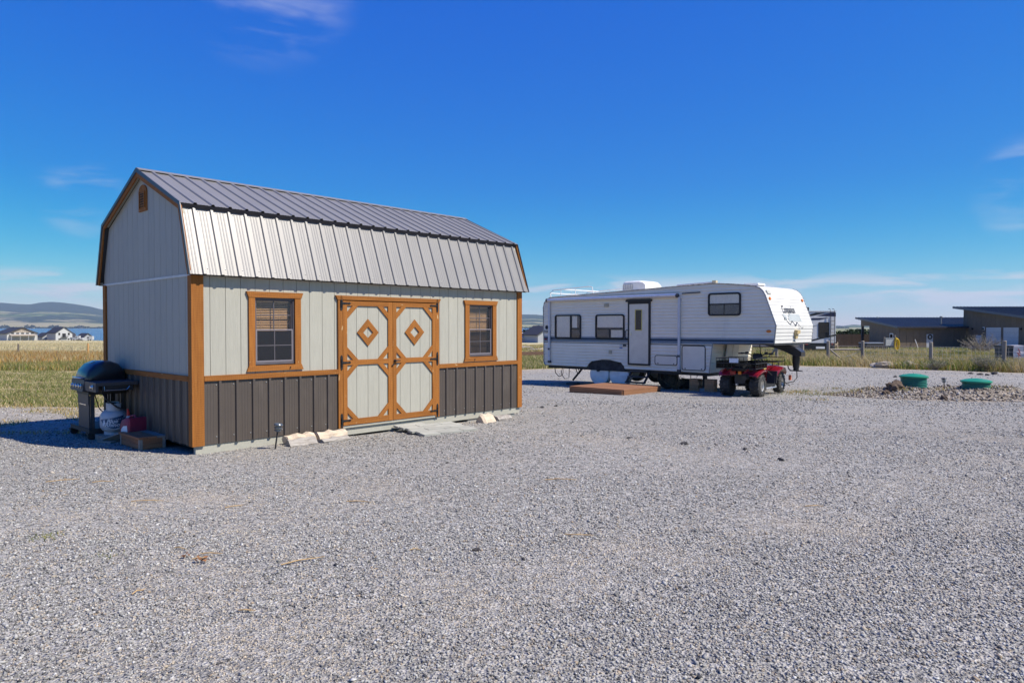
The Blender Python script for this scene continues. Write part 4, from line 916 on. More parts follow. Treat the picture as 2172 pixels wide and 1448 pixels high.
for y in (1.5, 1.85): rail([(-8.44, y, .7), (-8.44, y, 2.75), (-8.3, y, 2.88)], 'ladder_rail', .014)
# running gear
LINER = mat('dark_wheel_well', (.02, .02, .02), .9, c2=(.05, .05, .05), scale=6)
MB().box(-6.36, -4.9, .04, .9, .2, .56).build('wheel_well', LINER, rv)
RIMM = mat('white_steel_rim', (.6, .6, .6), .5); COVER = mat('white_vinyl_cover', (.80, .79, .74), .55, c2=(.70, .69, .64), scale=4, bump=.9, bscale=5)
for s in (5.95, 5.15):
    for y, cov in ((.10, True), (WT - .32, False)):
        w = thing('wheel', None, None); w.parent = rv; w.location = (-s, y, .375)
        rot = Matrix.Rotation(R(90), 4, 'X')
        MB().lathe([(.20, -.20), (.33, -.20), (.355, -.17), (.36, -.1), (.355, -.03), (.33, 0), (.20, 0), (.20, -.20)], 32, M=rot).build('tyre', RUB, w, smooth=True)
        MB().lathe([(.0, -.06), (.12, -.05), (.2, -.02), (.2, -.18), (.0, -.18)], 24, M=rot).build('rim', RIMM, w, smooth=True)
        if cov:
            cv = MB(); prof = [(.0, .035), (.2, .032), (.34, .026), (.378, .012), (.388, -.02), (.388, -.17), (.375, -.20), (.372, -.2), (.384, -.17), (.384, -.02), (.372, .008), (.0, .028)]
            cv.lathe(prof, 36, M=rot)
            for i, (x, y_, z_) in enumerate(cv.v):
                a = math.atan2(z_, x); k = 1 + .006 * math.sin(a * 9 + 2 * s) + .005 * math.sin(a * 17)
                cv.v[i] = (x * k, y_ + .006 * math.sin(a * 5 + s), z_ * k)
            cv.build('wheel_cover', COVER, w, smooth=True, angle=50)
MB().tube([(-5.95, .0, .2), (-5.95, WT, .2)], .05, 8).build('axle', RUB, rv)
MB().box(-8.48, -8.34, .15, WT - .15, .40, .50).build('rear_bumper', RUB, rv)
jk = MB(); jk.tube([(-6.72, .2, .24), (-7.16, .2, -.20)], .035, 6); jk.tube([(-7.05, .2, .24), (-6.95, .2, .02)], .015, 6); jk.tube([(-6.98, .24, .24), (-6.88, .24, .03)], .012, 6); jk.build('stabilizer_jack', RUB, rv)
MB().tube([(-7.9, .1, .25), (-7.86, .1, .02), (-7.7, .1, -.10), (-7.55, .1, -.05), (-7.45, .1, .25)], .014, 6).build('hanging_cable', RUB, rv, smooth=True); MB().tube([(-7.55, .12, .25), (-7.62, .12, -.02), (-7.45, .12, -.17), (-7.27, .12, -.12), (-7.25, .12, .25)], .012, 6).build('hanging_cable', RUB, rv, smooth=True)
for k in range(3): MB().box(-4.62, -4.0, -.34 + .13 * k, -.10 + .13 * k, -.12 + k * .17, -.085 + k * .17).build('entry_step', GRY, rv)
for x in (-4.64, -3.98): MB().prism([(-.30, -.13), (-.2, -.13), (.15, .25), (.05, .25)], 'x', x - .015, x + .015).build('step_arm', GRY, rv)
for y in (.32, WT - .32):
    MB().box(-2.28, -2.18, y - .05, y + .05, -.12, .30).build('landing_leg', RUB, rv); MB().box(-2.32, -2.14, y - .09, y + .09, -.155, -.12).build('leg_foot', RUB, rv)
MB().tube([(-2.6, .15, .2), (-2.6, .15, .02), (-2.45, .15, -.03), (-2.38, .15, .2)], .012, 6).build('hanging_cable', RUB, rv, smooth=True)
# pin box and king pin
pb = MB(); yc = WT / 2
pb.loft([[(-.85, yc - .2, 1.12), (-.85, yc + .2, 1.12), (-.85, yc + .2, 1.13), (-.85, yc - .2, 1.13)], [(-.3, yc - .19, .98), (-.3, yc + .19, .98), (-.3, yc + .19, 1.13), (-.3, yc - .19, 1.13)], [(.1, yc - .16, .80), (.1, yc + .16, .80), (.1, yc + .16, 1.05), (.1, yc - .16, 1.05)], [(.28, yc - .14, .80), (.28, yc + .14, .80), (.28, yc + .14, .92), (.28, yc - .14, .92)]]); pb.build('pin_box', mat('gloss_black_steel', (.02, .02, .022), .3), rv)
MB().lathe([(.0, .40), (.075, .40), (.075, .48), (.09, .48), (.09, .58), (.1, .60), (.1, .82), (.0, .82)], 16, M=Matrix.Translation((.08, yc, 0))).build('king_pin_coupler', RUB, rv, smooth=True)
MB().box(-.08, .24, yc - .05, yc + .05, .375, .40).build('coupler_plate', RUB, rv); MB().tube([(-.06, yc - .02, .38), (-.14, yc, .45), (-.15, yc, .52)], .015, 6).build('coupler_latch', RUB, rv)
MB().tube([(.1, yc, .39), (.11, yc, .2), (.02, yc, .08), (-.2, yc, .03), (-.4, yc + .03, .04)], .013, 6).build('breakaway_cable', RUB, rv, smooth=True); MB().box(-.12, -.06, yc - .03, yc + .03, .12, .26).build('cable_plug', mat('orange_plug', (.65, .14, .05), .5), rv)
MB().tube([(-.62, .45, 1.13), (-.58, .45, .8), (-.45, .45, .45), (-.2, .5, .2), (.1, .8, .0)], .012, 6).build('hanging_cable', RUB, rv, smooth=True)

# things round the trailer
dx_, dy_ = TW_(2.98, -2.73)
deckp = thing('wooden_deck_step', 'low square redwood deck platform on the gravel before the trailer door', 'deck', (dx_, dy_, gzf(*TW_(3.9, -1.8)) - .01), RT)
DECK = wood('deck_redwood', (.30, .15, .08), (.21, .10, .05), knot=(.15, .08, .04), saw=.1)
for p0, p1, n_ in (((0, 0, .075), (-1.84, 0, .075), (0, -1, 0)), ((0, 1.8, .075), (0, 0, .075), (1, 0, 0)), ((-1.84, 0, .075), (-1.84, 1.8, .075), (-1, 0, 0)), ((-1.84, 1.8, .075), (0, 1.8, .075), (0, 1, 0))): board(deckp, 'rim_joist', p0, p1, .15, .038, n_, DECK)
for k in range(13): board(deckp, 'deck_board', (-1.88, .068 + k * .141, .151), (.04, .068 + k * .141, .151), .134, .026, (0, 0, 1), DECK)
def block_stack(label, s, t, n, m, w=.3, name='cribbing_stack'):
    x, y = TW_(s, t); st = thing(name, label, 'wood blocks', (x, y, gzf(x, y)), RT)
    for k in range(n):
        for j in (-1, 1):
            o = (0, j * .075) if k % 2 == 0 else (j * .075, 0)
            b = MB(); l, wd = (w / 2, .068) if k % 2 == 0 else (.068, w / 2); b.box(o[0] - l, o[0] + l, o[1] - wd, o[1] + wd, k * .092, k * .092 + .09); b.build('timber', m, st)
CRIB = mat('sawn_timber', (.52, .26, .11), .8, c2=(.40, .19, .08), scale=5, stretch=(4, 4, 4), rand=.15)
block_stack('stacked timber blocks under the near front leg of the trailer', 2.23, .32, 1, mat('concrete_pad', (.33, .32, .30), .9), .42)
for ds in (-.25, .25):
    x, y = TW_(2.23 + ds, .22); st = thing('timber_stack', 'short stack of sawn timber blocks ' + ('left' if ds > 0 else 'right') + ' of the trailer front leg', 'wood blocks', (x, y, gzf(x, y)), RT, 'timber stacks by the trailer leg')
    for k in range(4): MB().box(-.15, .15, -.1, .1, k * .092, k * .092 + .088).build('timber', CRIB, st, M=Matrix.Rotation(.12 * math.sin(k * 3 + ds * 9), 4, 'Z'))
block_stack('dark wooden pad under the rear trailer jack', 7.16, .2, 1, mat('dark_block', (.09, .08, .075), .9), .36)
x, y = TW_(3.05, .95); jug = thing('waste_tank', 'dark wheeled waste tank lying under the trailer', 'waste tank', (x, y, gzf(x, y)), RT + .2)
MB().loft([[(x_, y_ * k, .17 + (z_ - .17) * k) for y_, z_ in rrect(-.2, .2, .03, .31, .06, 3)] for x_, k in ((-.32, .8), (-.28, 1), (.28, 1), (.32, .8))]).build('tank_shell', mat('dark_grey_tank', (.03, .033, .036), .5), jug)
for y_ in (-.21, .21): MB().lathe([(.0, -.02), (.06, -.02), (.06, .02), (.0, .02)], 12, M=Matrix.Translation((-.25, y_, .06)) @ Matrix.Rotation(R(90), 4, 'X')).build('wheel', RUB, jug)
MB().tube([(.3, 0, .25), (.4, 0, .33), (.42, .0, .2)], .018, 6).build('handle', RUB, jug)
x, y = TW_(3.75, .75); tyr = thing('spare_tyre', 'black spare tyre standing in the shade under the trailer', 'tyre', (x, y, gzf(x, y)), RT)
MB().lathe([(.19, -.11), (.32, -.11), (.345, -.08), (.35, 0), (.345, .08), (.32, .11), (.19, .11), (.19, -.11)], 28, M=Matrix.Translation((0, 0, .345)) @ Matrix.Rotation(R(90), 4, 'X')).build('tyre_casing', RUB, tyr, smooth=True)
MB().lathe([(.0, -.05), (.19, -.06), (.19, .06), (.0, .05)], 18, M=Matrix.Translation((0, 0, .345)) @ Matrix.Rotation(R(90), 4, 'X')).build('hub_plate', RUB, tyr)

# ================================================================= quad bike
AF = Vector((.62, .785, 0)).normalized(); AO = (6.12, 18.66); AR = math.atan2(AF.y, AF.x)
atv = thing('quad_bike', 'dark red quad bike with black rear basket parked under the trailer nose', 'quad bike', (*AO, gzf(*AO)), AR)
PAINT = mat('dark_red_plastic', (.20, .008, .018), .22, c2=(.17, .006, .015), scale=3, coat=.5); RIMS = mat('dusty_alloy', (.58, .57, .54), .38, metal=.75, c2=(.48, .46, .43)); TYRE = mat('dusty_tyre', (.045, .043, .04), .85, c2=(.025, .024, .023), scale=7, dirt=((.16, .14, .12), .6, 8))
def atv_wheel(x, y, r, w, sgn):
    t = thing('wheel', None, None); t.parent = atv; t.location = (x, y, r + .003); rot = Matrix.Rotation(R(90 if sgn < 0 else -90), 4, 'X')
    b = MB(); b.lathe([(r * .50, -w / 2), (r * .80, -w / 2 - .005), (r * .93, -w * .42), (r * .955, -w * .2), (r * .96, 0), (r * .955, w * .2), (r * .93, w * .42), (r * .80, w / 2 + .005), (r * .50, w / 2), (r * .5, -w / 2)], 30, M=rot)
    tyre = b.build('tyre', TYRE, t, smooth=True)
    l = MB(); n = 18
    for k in range(n):
        for sd_, ph_ in ((1, 0), (-1, .5)):
            a = 2 * math.pi * (k + ph_) / n
            l.box(-.022, .022, -.1, .1, 0, r * .075, M=rot @ Matrix.Rotation(a, 4, 'Z') @ Matrix.Translation((r * .935, 0, sd_ * w * .27)) @ Matrix.Rotation(R(90), 4, 'Y') @ Matrix.Rotation(R(90 + sd_ * 28), 4, 'Z') @ Matrix.Diagonal((.8, w * 2.3, 1, 1)))
    l.build('tread_lug', TYRE, tyre, kind='stuff')
    b = MB(); b.lathe([(.0, w * .18), (r * .16, w * .2), (r * .2, w * .1), (r * .40, w * .12), (r * .44, w * .40), (r * .53, w * .47), (r * .53, -w * .47), (r * .45, -w * .4), (.0, -w * .3)], 28, M=rot); rim = b.build('rim', RIMS, t, smooth=True)
    for k in range(4): MB().lathe([(.0, 0), (.011, 0), (.011, .02), (.0, .022)], 8, M=rot @ Matrix.Translation((r * .14 * math.cos(k * 1.57), r * .14 * math.sin(k * 1.57), w * .19))).build('lug_nut', CHROME, rim)
for x, r, w, tr in ((0, .305, .26, .40), (1.72, .285, .21, .39)):
    for sg in (-1, 1): atv_wheel(x, sg * tr, r, w, sg)
MB().tube([(0, -.38, .3), (0, .38, .3)], .035, 8).build('rear_axle', RUB, atv); MB().tube([(1.72, -.36, .28), (1.72, .36, .28)], .025, 8).build('front_axle', RUB, atv)
eng = MB(); eng.loft([[(x, y * k, z) for y, z in rrect(-.2, .2, z0, z1, .06, 3)] for x, k, z0, z1 in ((-.2, .7, .35, .62), (.2, .9, .28, .66), (.7, 1, .22, .66), (1.25, .9, .24, .66), (1.6, .7, .34, .6))]); eng.build('engine_block', mat('engine_dark', (.025, .025, .027), .5), atv)
# bodywork
def fender(x0, x1, pts, name):
    """Arched fender loft: pts = (x, z, y_in, y_out)."""
    for sg in (-1, 1):
        b = MB(); b.loft([[(x, sg * yi, z), (x, sg * (yi + yo) / 2, z + .02), (x, sg * yo, z - .03), (x, sg * yo, z - .075), (x, sg * (yo - .03), z - .05), (x, sg * yi, z - .03)] for x, z, yi, yo in pts]); b.build(name, PAINT, atv, smooth=True, angle=60)
fender(0, 0, [(-.36, .60, .1, .50), (-.28, .66, .1, .54), (-.1, .72, .1, .56), (.14, .75, .1, .55), (.30, .70, .1, .52), (.38, .58, .12, .50), (.41, .46, .2, .49)], 'rear_fender')
fender(0, 0, [(1.32, .50, .2, .47), (1.36, .62, .12, .50), (1.48, .71, .1, .53), (1.68, .75, .1, .54), (1.90, .71, .1, .53), (2.08, .62, .1, .50), (2.16, .55, .12, .44)], 'front_fender')
hood = MB(); hood.loft([[(x, -w_, z0), (x, -w_ * .8, z1 - .03), (x, 0, z1), (x, w_ * .8, z1 - .03), (x, w_, z0)] for x, w_, z0, z1 in ((.62, .13, .60, .80), (.85, .16, .58, .88), (1.10, .19, .56, .90), (1.35, .22, .56, .88), (1.65, .22, .56, .85), (1.95, .2, .54, .78), (2.15, .16, .5, .66))]); hood.build('tank_and_hood', PAINT, atv, smooth=True, angle=60)
se = MB(); se.loft([[(x, -w_, z0), (x, -w_, z1 - .04), (x, -w_ * .7, z1), (x, w_ * .7, z1), (x, w_, z1 - .04), (x, w_, z0)] for x, w_, z0, z1 in ((-.30, .14, .68, .80), (-.1, .16, .66, .86), (.3, .14, .66, .83), (.62, .11, .66, .84), (.78, .08, .68, .86))]); se.build('seat', mat('black_vinyl', (.018, .018, .018), .5), atv, smooth=True)
for sg in (-1, 1):
    MB().prism([(.42, .42), (.46, .22), (1.25, .22), (1.34, .48), (1.26, .5), (1.2, .28), (.54, .28), (.5, .44)], 'y', sg * .22 if sg > 0 else -.44, .44 if sg > 0 else -.22).build('footwell', CAST, atv)
    MB().tube([(.5, sg * .45, .20), (.6, sg * .50, .2), (1.15, sg * .50, .2), (1.28, sg * .44, .24)], .022, 7).build('nerf_bar', ALUM, atv, smooth=True)
    MB().prism([(1.24, .30), (1.30, .62), (1.34, .62), (1.30, .28)], 'y', min(sg * .2, sg * .48), max(sg * .2, sg * .48)).build('splash_guard', CAST, atv)
    MB().lathe([(.0, 0), (.07, 0), (.075, .03), (.05, .06), (.0, .065)], 16, M=Matrix.Translation((2.08, sg * .27, .60)) @ Matrix.Rotation(R(80), 4, 'Y')).build('headlight', LENS, atv, smooth=True)
hb = MB(); hb.tube([(1.22, 0, .92), (1.10, -.1, 1.02), (1.06, -.24, 1.10), (.98, -.40, 1.10)], .013, 7); hb.tube([(1.22, 0, .92), (1.10, .1, 1.02), (1.06, .24, 1.10), (.98, .40, 1.10)], .013, 7); hbo = hb.build('handlebar', RUB, atv, smooth=True)
for sg in (-1, 1):
    MB().tube([(1.0, sg * .36, 1.10), (.955, sg * .48, 1.10)], .019, 8).build('grip', RUB, hbo); MB().tube([(1.08, sg * .28, 1.11), (1.07, sg * .45, 1.12)], .008, 6).build('brake_lever', RUB, hbo); MB().box(1.0, 1.07, sg * .27 - .03, sg * .27 + .03, 1.08, 1.15).build('switch_pod', RUB, hbo)
MB().loft([[(1.06 + a, y, z) for y, z in rrect(-.13 * k, .13 * k, .93, .93 + .17 * k, .04, 3)] for a, k in ((0, .8), (.06, 1), (.16, .85), (.22, .5))]).build('headlight_pod', CAST, atv, smooth=True)
MB().box(.9, 1.0, -.06, .06, .895, .91).build('tank_cap', CAST, atv)
text(atv, 'decal', 'ATV', .001, PRG, Matrix.Identity(4)) if False else None
for sg in (-1, 1): MB().box(.95, 1.15, .0, .004, -.03, .03).build('decal', mat('gold_decal', (.55, .42, .08), .5), atv, M=Matrix.Translation((.1, sg * .2 - .002, .70)))
# racks
rk = thing('rear_basket', None, None); rk.parent = atv
X0, X1, Y0, Y1, Zb, Zt = -.52, .34, -.52, .52, .76, 1.02
for z in (Zb, Zb + .13, Zt): MB().tube([(X0, Y0, z), (X1, Y0, z), (X1, Y1, z), (X0, Y1, z), (X0, Y0, z)], .011 if z < Zt else .013, 6).build('basket_rail', RUB, rk)
for k in range(6):
    for x in (X0, X1): MB().tube([(x, Y0 + (Y1 - Y0) * k / 5, Zb), (x, Y0 + (Y1 - Y0) * k / 5, Zt)], .007, 5).build('basket_bar', RUB, rk)
for k in range(5):
    for y in (Y0, Y1): MB().tube([(X0 + (X1 - X0) * k / 4, y, Zb), (X0 + (X1 - X0) * k / 4, y, Zt)], .007, 5).build('basket_bar', RUB, rk)
MESHM = glass('black_mesh', (.9, .9, .9), .5, cover=.55, cc=(.012, .012, .012), ior=1.01)
for q in ((X0 + .012, X0 + .014, Y0, Y1), (X1 - .014, X1 - .012, Y0, Y1), (X0, X1, Y0 + .012, Y0 + .014), (X0, X1, Y1 - .014, Y1 - .012)): MB().box(*q, Zb, Zb + .19).build('basket_mesh', MESHM, rk)
MB().box(X0, X1, Y0, Y1, Zb - .006, Zb).build('basket_floor', MESHM, rk)
MB().box(X0 - .022, X0 - .014, -.08, .16, Zb + .15, Zb + .26).build('number_plate', mat('white_plate', (.72, .74, .76), .5, c2=(.5, .56, .68), scale=30, lo=.42, hi=.5), rk)
for y in (-.3, .3): MB().box(-.3, .2, y - .02, y + .02, .70, .755).build('rack_bracket', RUB, rk)
fr = MB(); 
for p in ([(1.45, -.42, .86), (2.1, -.42, .86), (2.1, .42, .86), (1.45, .42, .86), (1.45, -.42, .86)], [(1.45, -.15, .86), (2.1, -.15, .86)], [(1.45, .15, .86), (2.1, .15, .86)], [(1.78, -.42, .86), (1.78, .42, .86)], [(2.1, -.42, .86), (2.14, -.42, .97), (2.14, .42, .97), (2.1, .42, .86)], [(1.5, -.3, .86), (1.5, -.28, .74)], [(2.05, -.3, .86), (2.0, -.28, .70)], [(1.5, .3, .86), (1.5, .28, .74)], [(2.05, .3, .86), (2.0, .28, .70)]): fr.tube(p, .011, 6)
fr.build('front_rack', RUB, atv)
MB().tube([(-.5, -.22, .52), (.0, -.24, .52), (.3, -.2, .45)], .06, 12).build('muffler', mat('heat_dark_steel', (.05, .045, .04), .45, metal=.5), atv, smooth=True)
for y, m, w_ in ((.12, REDL, .14), (-.06, AMBER, .07)): MB().box(-.40, -.365, y - w_ / 2, y + w_ / 2, .60, .68).build('tail_light', m, atv)
MB().box(-.36, -.30, -.3, .3, .56, .62).build('rear_bracket', RUB, atv); MB().tube([(-.36, 0, .34), (-.45, 0, .34)], .025, 8).build('tow_ball_mount', ALUM, atv)
# ================================================================= septic risers, spoil heap
HEAP = mat('stony_soil', (.30, .255, .205), .95, c2=(.13, .105, .08), scale=5, lo=.38, hi=.6, bump=1., bscale=16)
hxs, hys = np.meshgrid(np.linspace(7.6, 15.6, 110), np.linspace(15.6, 21.2, 84))
def heap_h(x, y):
    c = 18.75 - .17 * (x - 9)                        # crest line
    a = np.exp(-((x - 11.3) / 2.3) ** 4) * np.exp(-((y - c) / 1.05) ** 2)
    n = .5 + .5 * np.sin(x * 2.7 + 1.3 * np.sin(y * 3.1)) * np.sin(y * 2.2 + x)
    a2 = np.exp(-((x - 11.9) / .8) ** 2 - ((y - 17.55) / .42) ** 2)
    return .13 * a2 + .30 * a * (.72 + .4 * n) + .035 * a * np.sin(x * 13) * np.sin(y * 11 + x * 5) - .03
hh_ = heap_h(hxs, hys); hid2 = np.arange(hxs.size).reshape(hxs.shape)
heap = cloud_mesh('soil_mound', np.c_[hxs.ravel(), hys.ravel(), (gz(hxs, hys) + hh_).ravel()], np.stack([hid2[:-1, :-1], hid2[:-1, 1:], hid2[1:, 1:], hid2[1:, :-1]], -1).reshape(-1, 4), None, HEAP, 'structure', True)
def surf(x, y): return float(gz(x, y) + max(0.0, float(heap_h(np.array(x), np.array(y)))))
GREEN = mat('green_lid', (.012, .23, .125), .42, c2=(.012, .19, .105), scale=4, dirt=((.3, .3, .24), .25, 4)); GREEN2 = mat('teal_riser', (.015, .17, .135), .5)
for lab, x, y, zt in (('taller green septic riser with ribbed side in the spoil heap', 10.68, 18.7, .375), ('low green septic lid nearer the right edge of the heap', 11.78, 17.85, .31)):
    t = thing('septic_riser', lab, 'septic lid', (x, y, surf(x, y) - .05), 0, 'green septic risers'); h = zt - (surf(x, y) - .05)
    pr = [(.0, -.1), (.30, -.1)]
    for k in range(8):
        z = h - .10 - (7 - k) * .042
        pr += [(.30, z), (.318, z + .008), (.318, z + .022), (.30, z + .03)]
    MB().lathe(pr + [(.0, h - .07)], 40).build('ribbed_riser', GREEN2, t, smooth=True)
    MB().lathe([(.30, h - .10), (.345, h - .10), (.35, h - .075), (.345, h - .06), (.26, h - .03), (.14, h - .008), (.05, h), (.0, h)], 40).build('lid', GREEN, t, smooth=True)
    for k in range(6): MB().lathe([(.0, 0), (.012, 0), (.012, .01), (.0, .012)], 8, M=Matrix.Translation((.32 * math.cos(k * 1.05 + .3), .32 * math.sin(k * 1.05 + .3), h - .064))).build('lid_bolt', GALV, t)
path_light('thin black solar stake light standing between the two green septic lids', 11.25, 18.3, .34, (R(3), R(-4)), 1., BLACK); bpy.data.objects[[o.name for o in C.objects if o.get('label', '').startswith('thin black')][0]].location.z = surf(11.25, 18.3) - .05

# ================================================================= fences
POST = mat('weathered_post', (.30, .265, .22), .9, c2=(.20, .175, .145), scale=4, stretch=(6, 6, .8), bump=.5, bscale=14, bstretch=(6, 6, .5), rand=.1); POSTD = mat('dark_post', (.12, .10, .085), .9, c2=(.08, .07, .06)); POSTN = mat('new_cedar_post', (.45, .25, .09), .85, rand=.1)
WIRE = mat('galvanised_wire', (.40, .40, .39), .5, metal=.4)
def fence(label, posts, h, r, group, pm=POST, wire=True, pitch=.3, lines=6, wr=.006):
    P_ = [Vector((x, y, gzf(x, y))) for x, y in posts]; f = thing('wire_fence', label, 'fence', P_[0], 0, group); o = P_[0]
    for i, p in enumerate(P_):
        q = p - o; hh = h * (1 + .04 * math.sin(i * 2.7)); lx, ly = .02 * math.sin(i * 5), .02 * math.cos(i * 3)
        MB().tube([(q.x, q.y, q.z - .2), (q.x + lx, q.y + ly, q.z + hh - .03), (q.x + lx, q.y + ly, q.z + hh)], [r * 1.08, r, r * .75], 10).build('post', pm[i % len(pm)] if isinstance(pm, list) else pm, f, smooth=True)
    if wire:
        for a, b in zip(P_[:-1], P_[1:]):
            w = MB(); A_, B_ = a - o, b - o; n = max(1, int((B_ - A_).length / pitch))
            for k in range(lines):
                z = .12 + k * (h * .80 - .12) / (lines - 1); w.tube([A_ + Vector((0, 0, z)), (A_ + B_) / 2 + Vector((0, 0, z - .01)), B_ + Vector((0, 0, z))], wr, 3)
            for k in range(1, n): c = A_ + (B_ - A_) * (k / n); w.tube([c + Vector((0, 0, .12)), c + Vector((0, 0, h * .80))], wr, 3)
            w.build('wire_mesh', WIRE, f, kind='stuff')
    return f, P_
fr_, fp = fence('weathered post and wire fence along the weeds right of the trailer', [(20.19, 44.94), (22.39, 44.94), (23.89, 40.11), (24.29, 34.77), (24.9, 29.0)], 1.48, .10, None, wr=.006)
o = fp[0]
for a, b, z0, z1, r in ((0, 1, .93, .93, .06),): MB().tube([(0, 0, z0), (fp[1].x - o.x, fp[1].y - o.y, z1 + fp[1].z - o.z)], r, 8).build('brace_rail', POST, fr_, smooth=True)
MB().tube([(.1, -.02, .95), (1.05, -.45, -.02)], .055, 8).build('diagonal_brace', POST, fr_, smooth=True); MB().tube([(2.15, 0, .85), (.15, 0, .12)], .012, 4).build('brace_wire', WIRE, fr_)
f2, p2 = fence('grey rail fence behind the trailer nose', [(15.6, 52.0), (17.9, 47.6), (19.14, 46.34)], 1.40, .095, None, wire=False)
for a, b in ((0, 1), (1, 2)): MB().tube([p2[a] - p2[0] + Vector((0, 0, 1.12)), p2[b] - p2[0] + Vector((0, 0, 1.12))], .07, 8).build('top_rail', POST, f2, smooth=True)
MB().tube([p2[1] - p2[0] + Vector((.1, 0, 1.1)), p2[1] - p2[0] + Vector((-.8, .4, 0))], .055, 8).build('diagonal_brace', POST, f2, smooth=True)
fence('thin post and wire fence between the tall grass and the straw field', [(-62, 60.5), (-52.6, 61.8), (-44.33, 63.22), (-38.6, 61.1 + 3.0), (-31, 66), (-24, 67)], 1.12, .075, None, [POSTD, POSTN, POSTD, POSTN], wr=.005, pitch=.6, lines=4)

# yard things along the right fence
def rock_obj(name, label, cat, x, y, sx, sy, sz, m, rz=0, group=None, seed=0, z=None):
    rnd = random.Random(seed); bm = bmesh.new(); bmesh.ops.create_icosphere(bm, subdivisions=3, radius=1)
    for v in bm.verts: v.co *= 1 + .5 * mnoise.noise(v.co * 1.3 + Vector((seed, seed * 2, 0))) + .35 * mnoise.noise(v.co * 3.1 + Vector((seed * 3, seed, 0))); v.co.z = max(v.co.z, -.35)
    me = bpy.data.meshes.new(name); bm.to_mesh(me); bm.free(); me.materials.append(m); ob = bpy.data.objects.new(name, me); C.objects.link(ob)
    ob.location = (x, y, (gzf(x, y) if z is None else z) + sz * .3); ob.scale = (sx, sy, sz); ob.rotation_euler = (0, 0, rz); return tag(ob, label, cat, group)
SLABM = mat('grey_slab_rock', (.36, .32, .27), .95, c2=(.24, .21, .18), scale=1.4, bump=.6, bscale=4); CLOD = mat('brown_clod', (.15, .108, .075), 1, c2=(.07, .05, .035), scale=3, bump=.8, bscale=6)
for i, (x, y, a, b, c, lab) in enumerate(((20.9, 39.4, .75, .4, .28, 'flat brown rock at the left of the stone pile below the fence'), (21.8, 38.6, .55, .35, .30, 'tilted pale slab in the middle of the stone pile below the fence'), (23.2, 39.6, .6, .35, .26, 'grey stone right of the pale slab below the fence'), (24.0, 39.9, .55, .3, .2, 'low grey stone at the right end of the stone pile'))):
    rock_obj('field_stone', lab, 'rock', x, y, a, b, c, SLABM, i * .9, 'field stones below the fence', 20 + i)
for i, (x, y, s, lab) in enumerate(((9.95, 18.35, .20, 'big brown earth clod on the left of the spoil heap'), (9.55, 17.95, .11, 'small brown clod in front of the big one'), (10.55, 17.2, .09, 'flat clod at the front foot of the spoil heap'))):
    rock_obj('earth_clod', lab, 'clod', x, y, s, s * .8, s * .9, CLOD, i, 'earth clods on the spoil heap', 40 + i, surf(x, y) - .02)
# dark bin with a white printed cloth
bx0 = (29.9, 42.2); bn = thing('dark_bin', 'dark grey bin at the right edge with a white banner over it', 'bin', (*bx0, gzf(*bx0)), R(-12)); BINM = mat('dark_bin_plastic', (.05, .05, .053), .6, c2=(.07, .07, .07))
MB().loft([[(-.62 * k, -.5 * k, z), (1.3 * k, -.5 * k, z), (1.3 * k, .6 * k, z), (-.62 * k, .6 * k, z)] for z, k in ((0.04, .94), (1.08, 1), (1.12, 1.04), (1.17, 1.04))]).build('bin_body', BINM, bn); MB().box(-.66, 1.36, -.54, .66, 1.171, 1.22).build('bin_lid', BINM, bn)
bnr = thing('printed_banner', 'white banner with red lettering hung over the dark bin', 'banner', (*bx0, gzf(*bx0)), R(-12)); BAN = mat('white_vinyl_banner', (.70, .68, .68), .6, c2=(.60, .55, .56), scale=4, bump=.6, bscale=3)
b = MB(); b.loft([[(-.1 + .02 * math.sin(k), -.545 - (.02 + .012 * math.sin(k * 1.3)) , z), (.46 + .03 * math.sin(k * .8), -.545 - (.03 + .014 * math.sin(k * 2.1)), z), (.46 + .03 * math.sin(k * .8), -.54 - (.03 + .014 * math.sin(k * 2.1)), z), (-.1 + .02 * math.sin(k), -.54 - (.02 + .012 * math.sin(k * 1.3)), z)] for k, z in enumerate(np.linspace(.1, 1.22, 8))]); b.box(-.1, .46, -.56, .3, 1.221, 1.23); b.build('banner_cloth', BAN, bnr)
rp = mat('red_print', (.55, .05, .06), .6)
for k, (x, z, w, h, rot) in enumerate(((.17, .98, .12, .05, 70), (.21, .86, .2, .05, 75), (.14, .74, .2, .05, 68), (.23, .66, .14, .04, 72), (.16, .56, .1, .04, 70))): MB().box(-w / 2, w / 2, -.002, 0, -h / 2, h / 2).build('red_stroke', rp, bnr, M=Matrix.Translation((x, -.592, z)) @ Matrix.Rotation(R(rot), 4, 'Y'))
# utility post with meter box and a yellow hose
ux = (37.0, 69.5); ut = thing('utility_post', 'grey meter box on wooden posts in the weeds', 'utility box', (*ux, gzf(*ux)), 0)
for x in (-.25, .8): MB().tube([(x, 0, -.1), (x, 0, 1.7 + .2 * (x > 0))], .07, 8).build('post', POST, ut)
MB().box(-.15, .62, -.12, .12, .85, 1.55).build('meter_box', mat('pale_grey_steel', (.46, .48, .47), .5), ut); MB().box(-.17, .64, -.14, .14, 1.55, 1.6).build('box_cap', mat('pale_grey_steel', (.46, .48, .47), .5), ut)
hs = thing('coiled_hose', 'bright yellow hose coiled on the utility post', 'hose', (ux[0] + .8, ux[1] - .1, gzf(*ux)), 0); HOSE = mat('yellow_hose', (.72, .48, .02), .5)
for k in range(4): MB().tube([(.12 * math.sin(a) * (1 + .25 * k) + .03 * k, -.08 - .03 * k, .95 + .68 * math.cos(a) * (1 - .06 * k)) for a in np.linspace(0, 6.28, 22)], .045, 6).build('hose_loop', HOSE, hs, smooth=True)
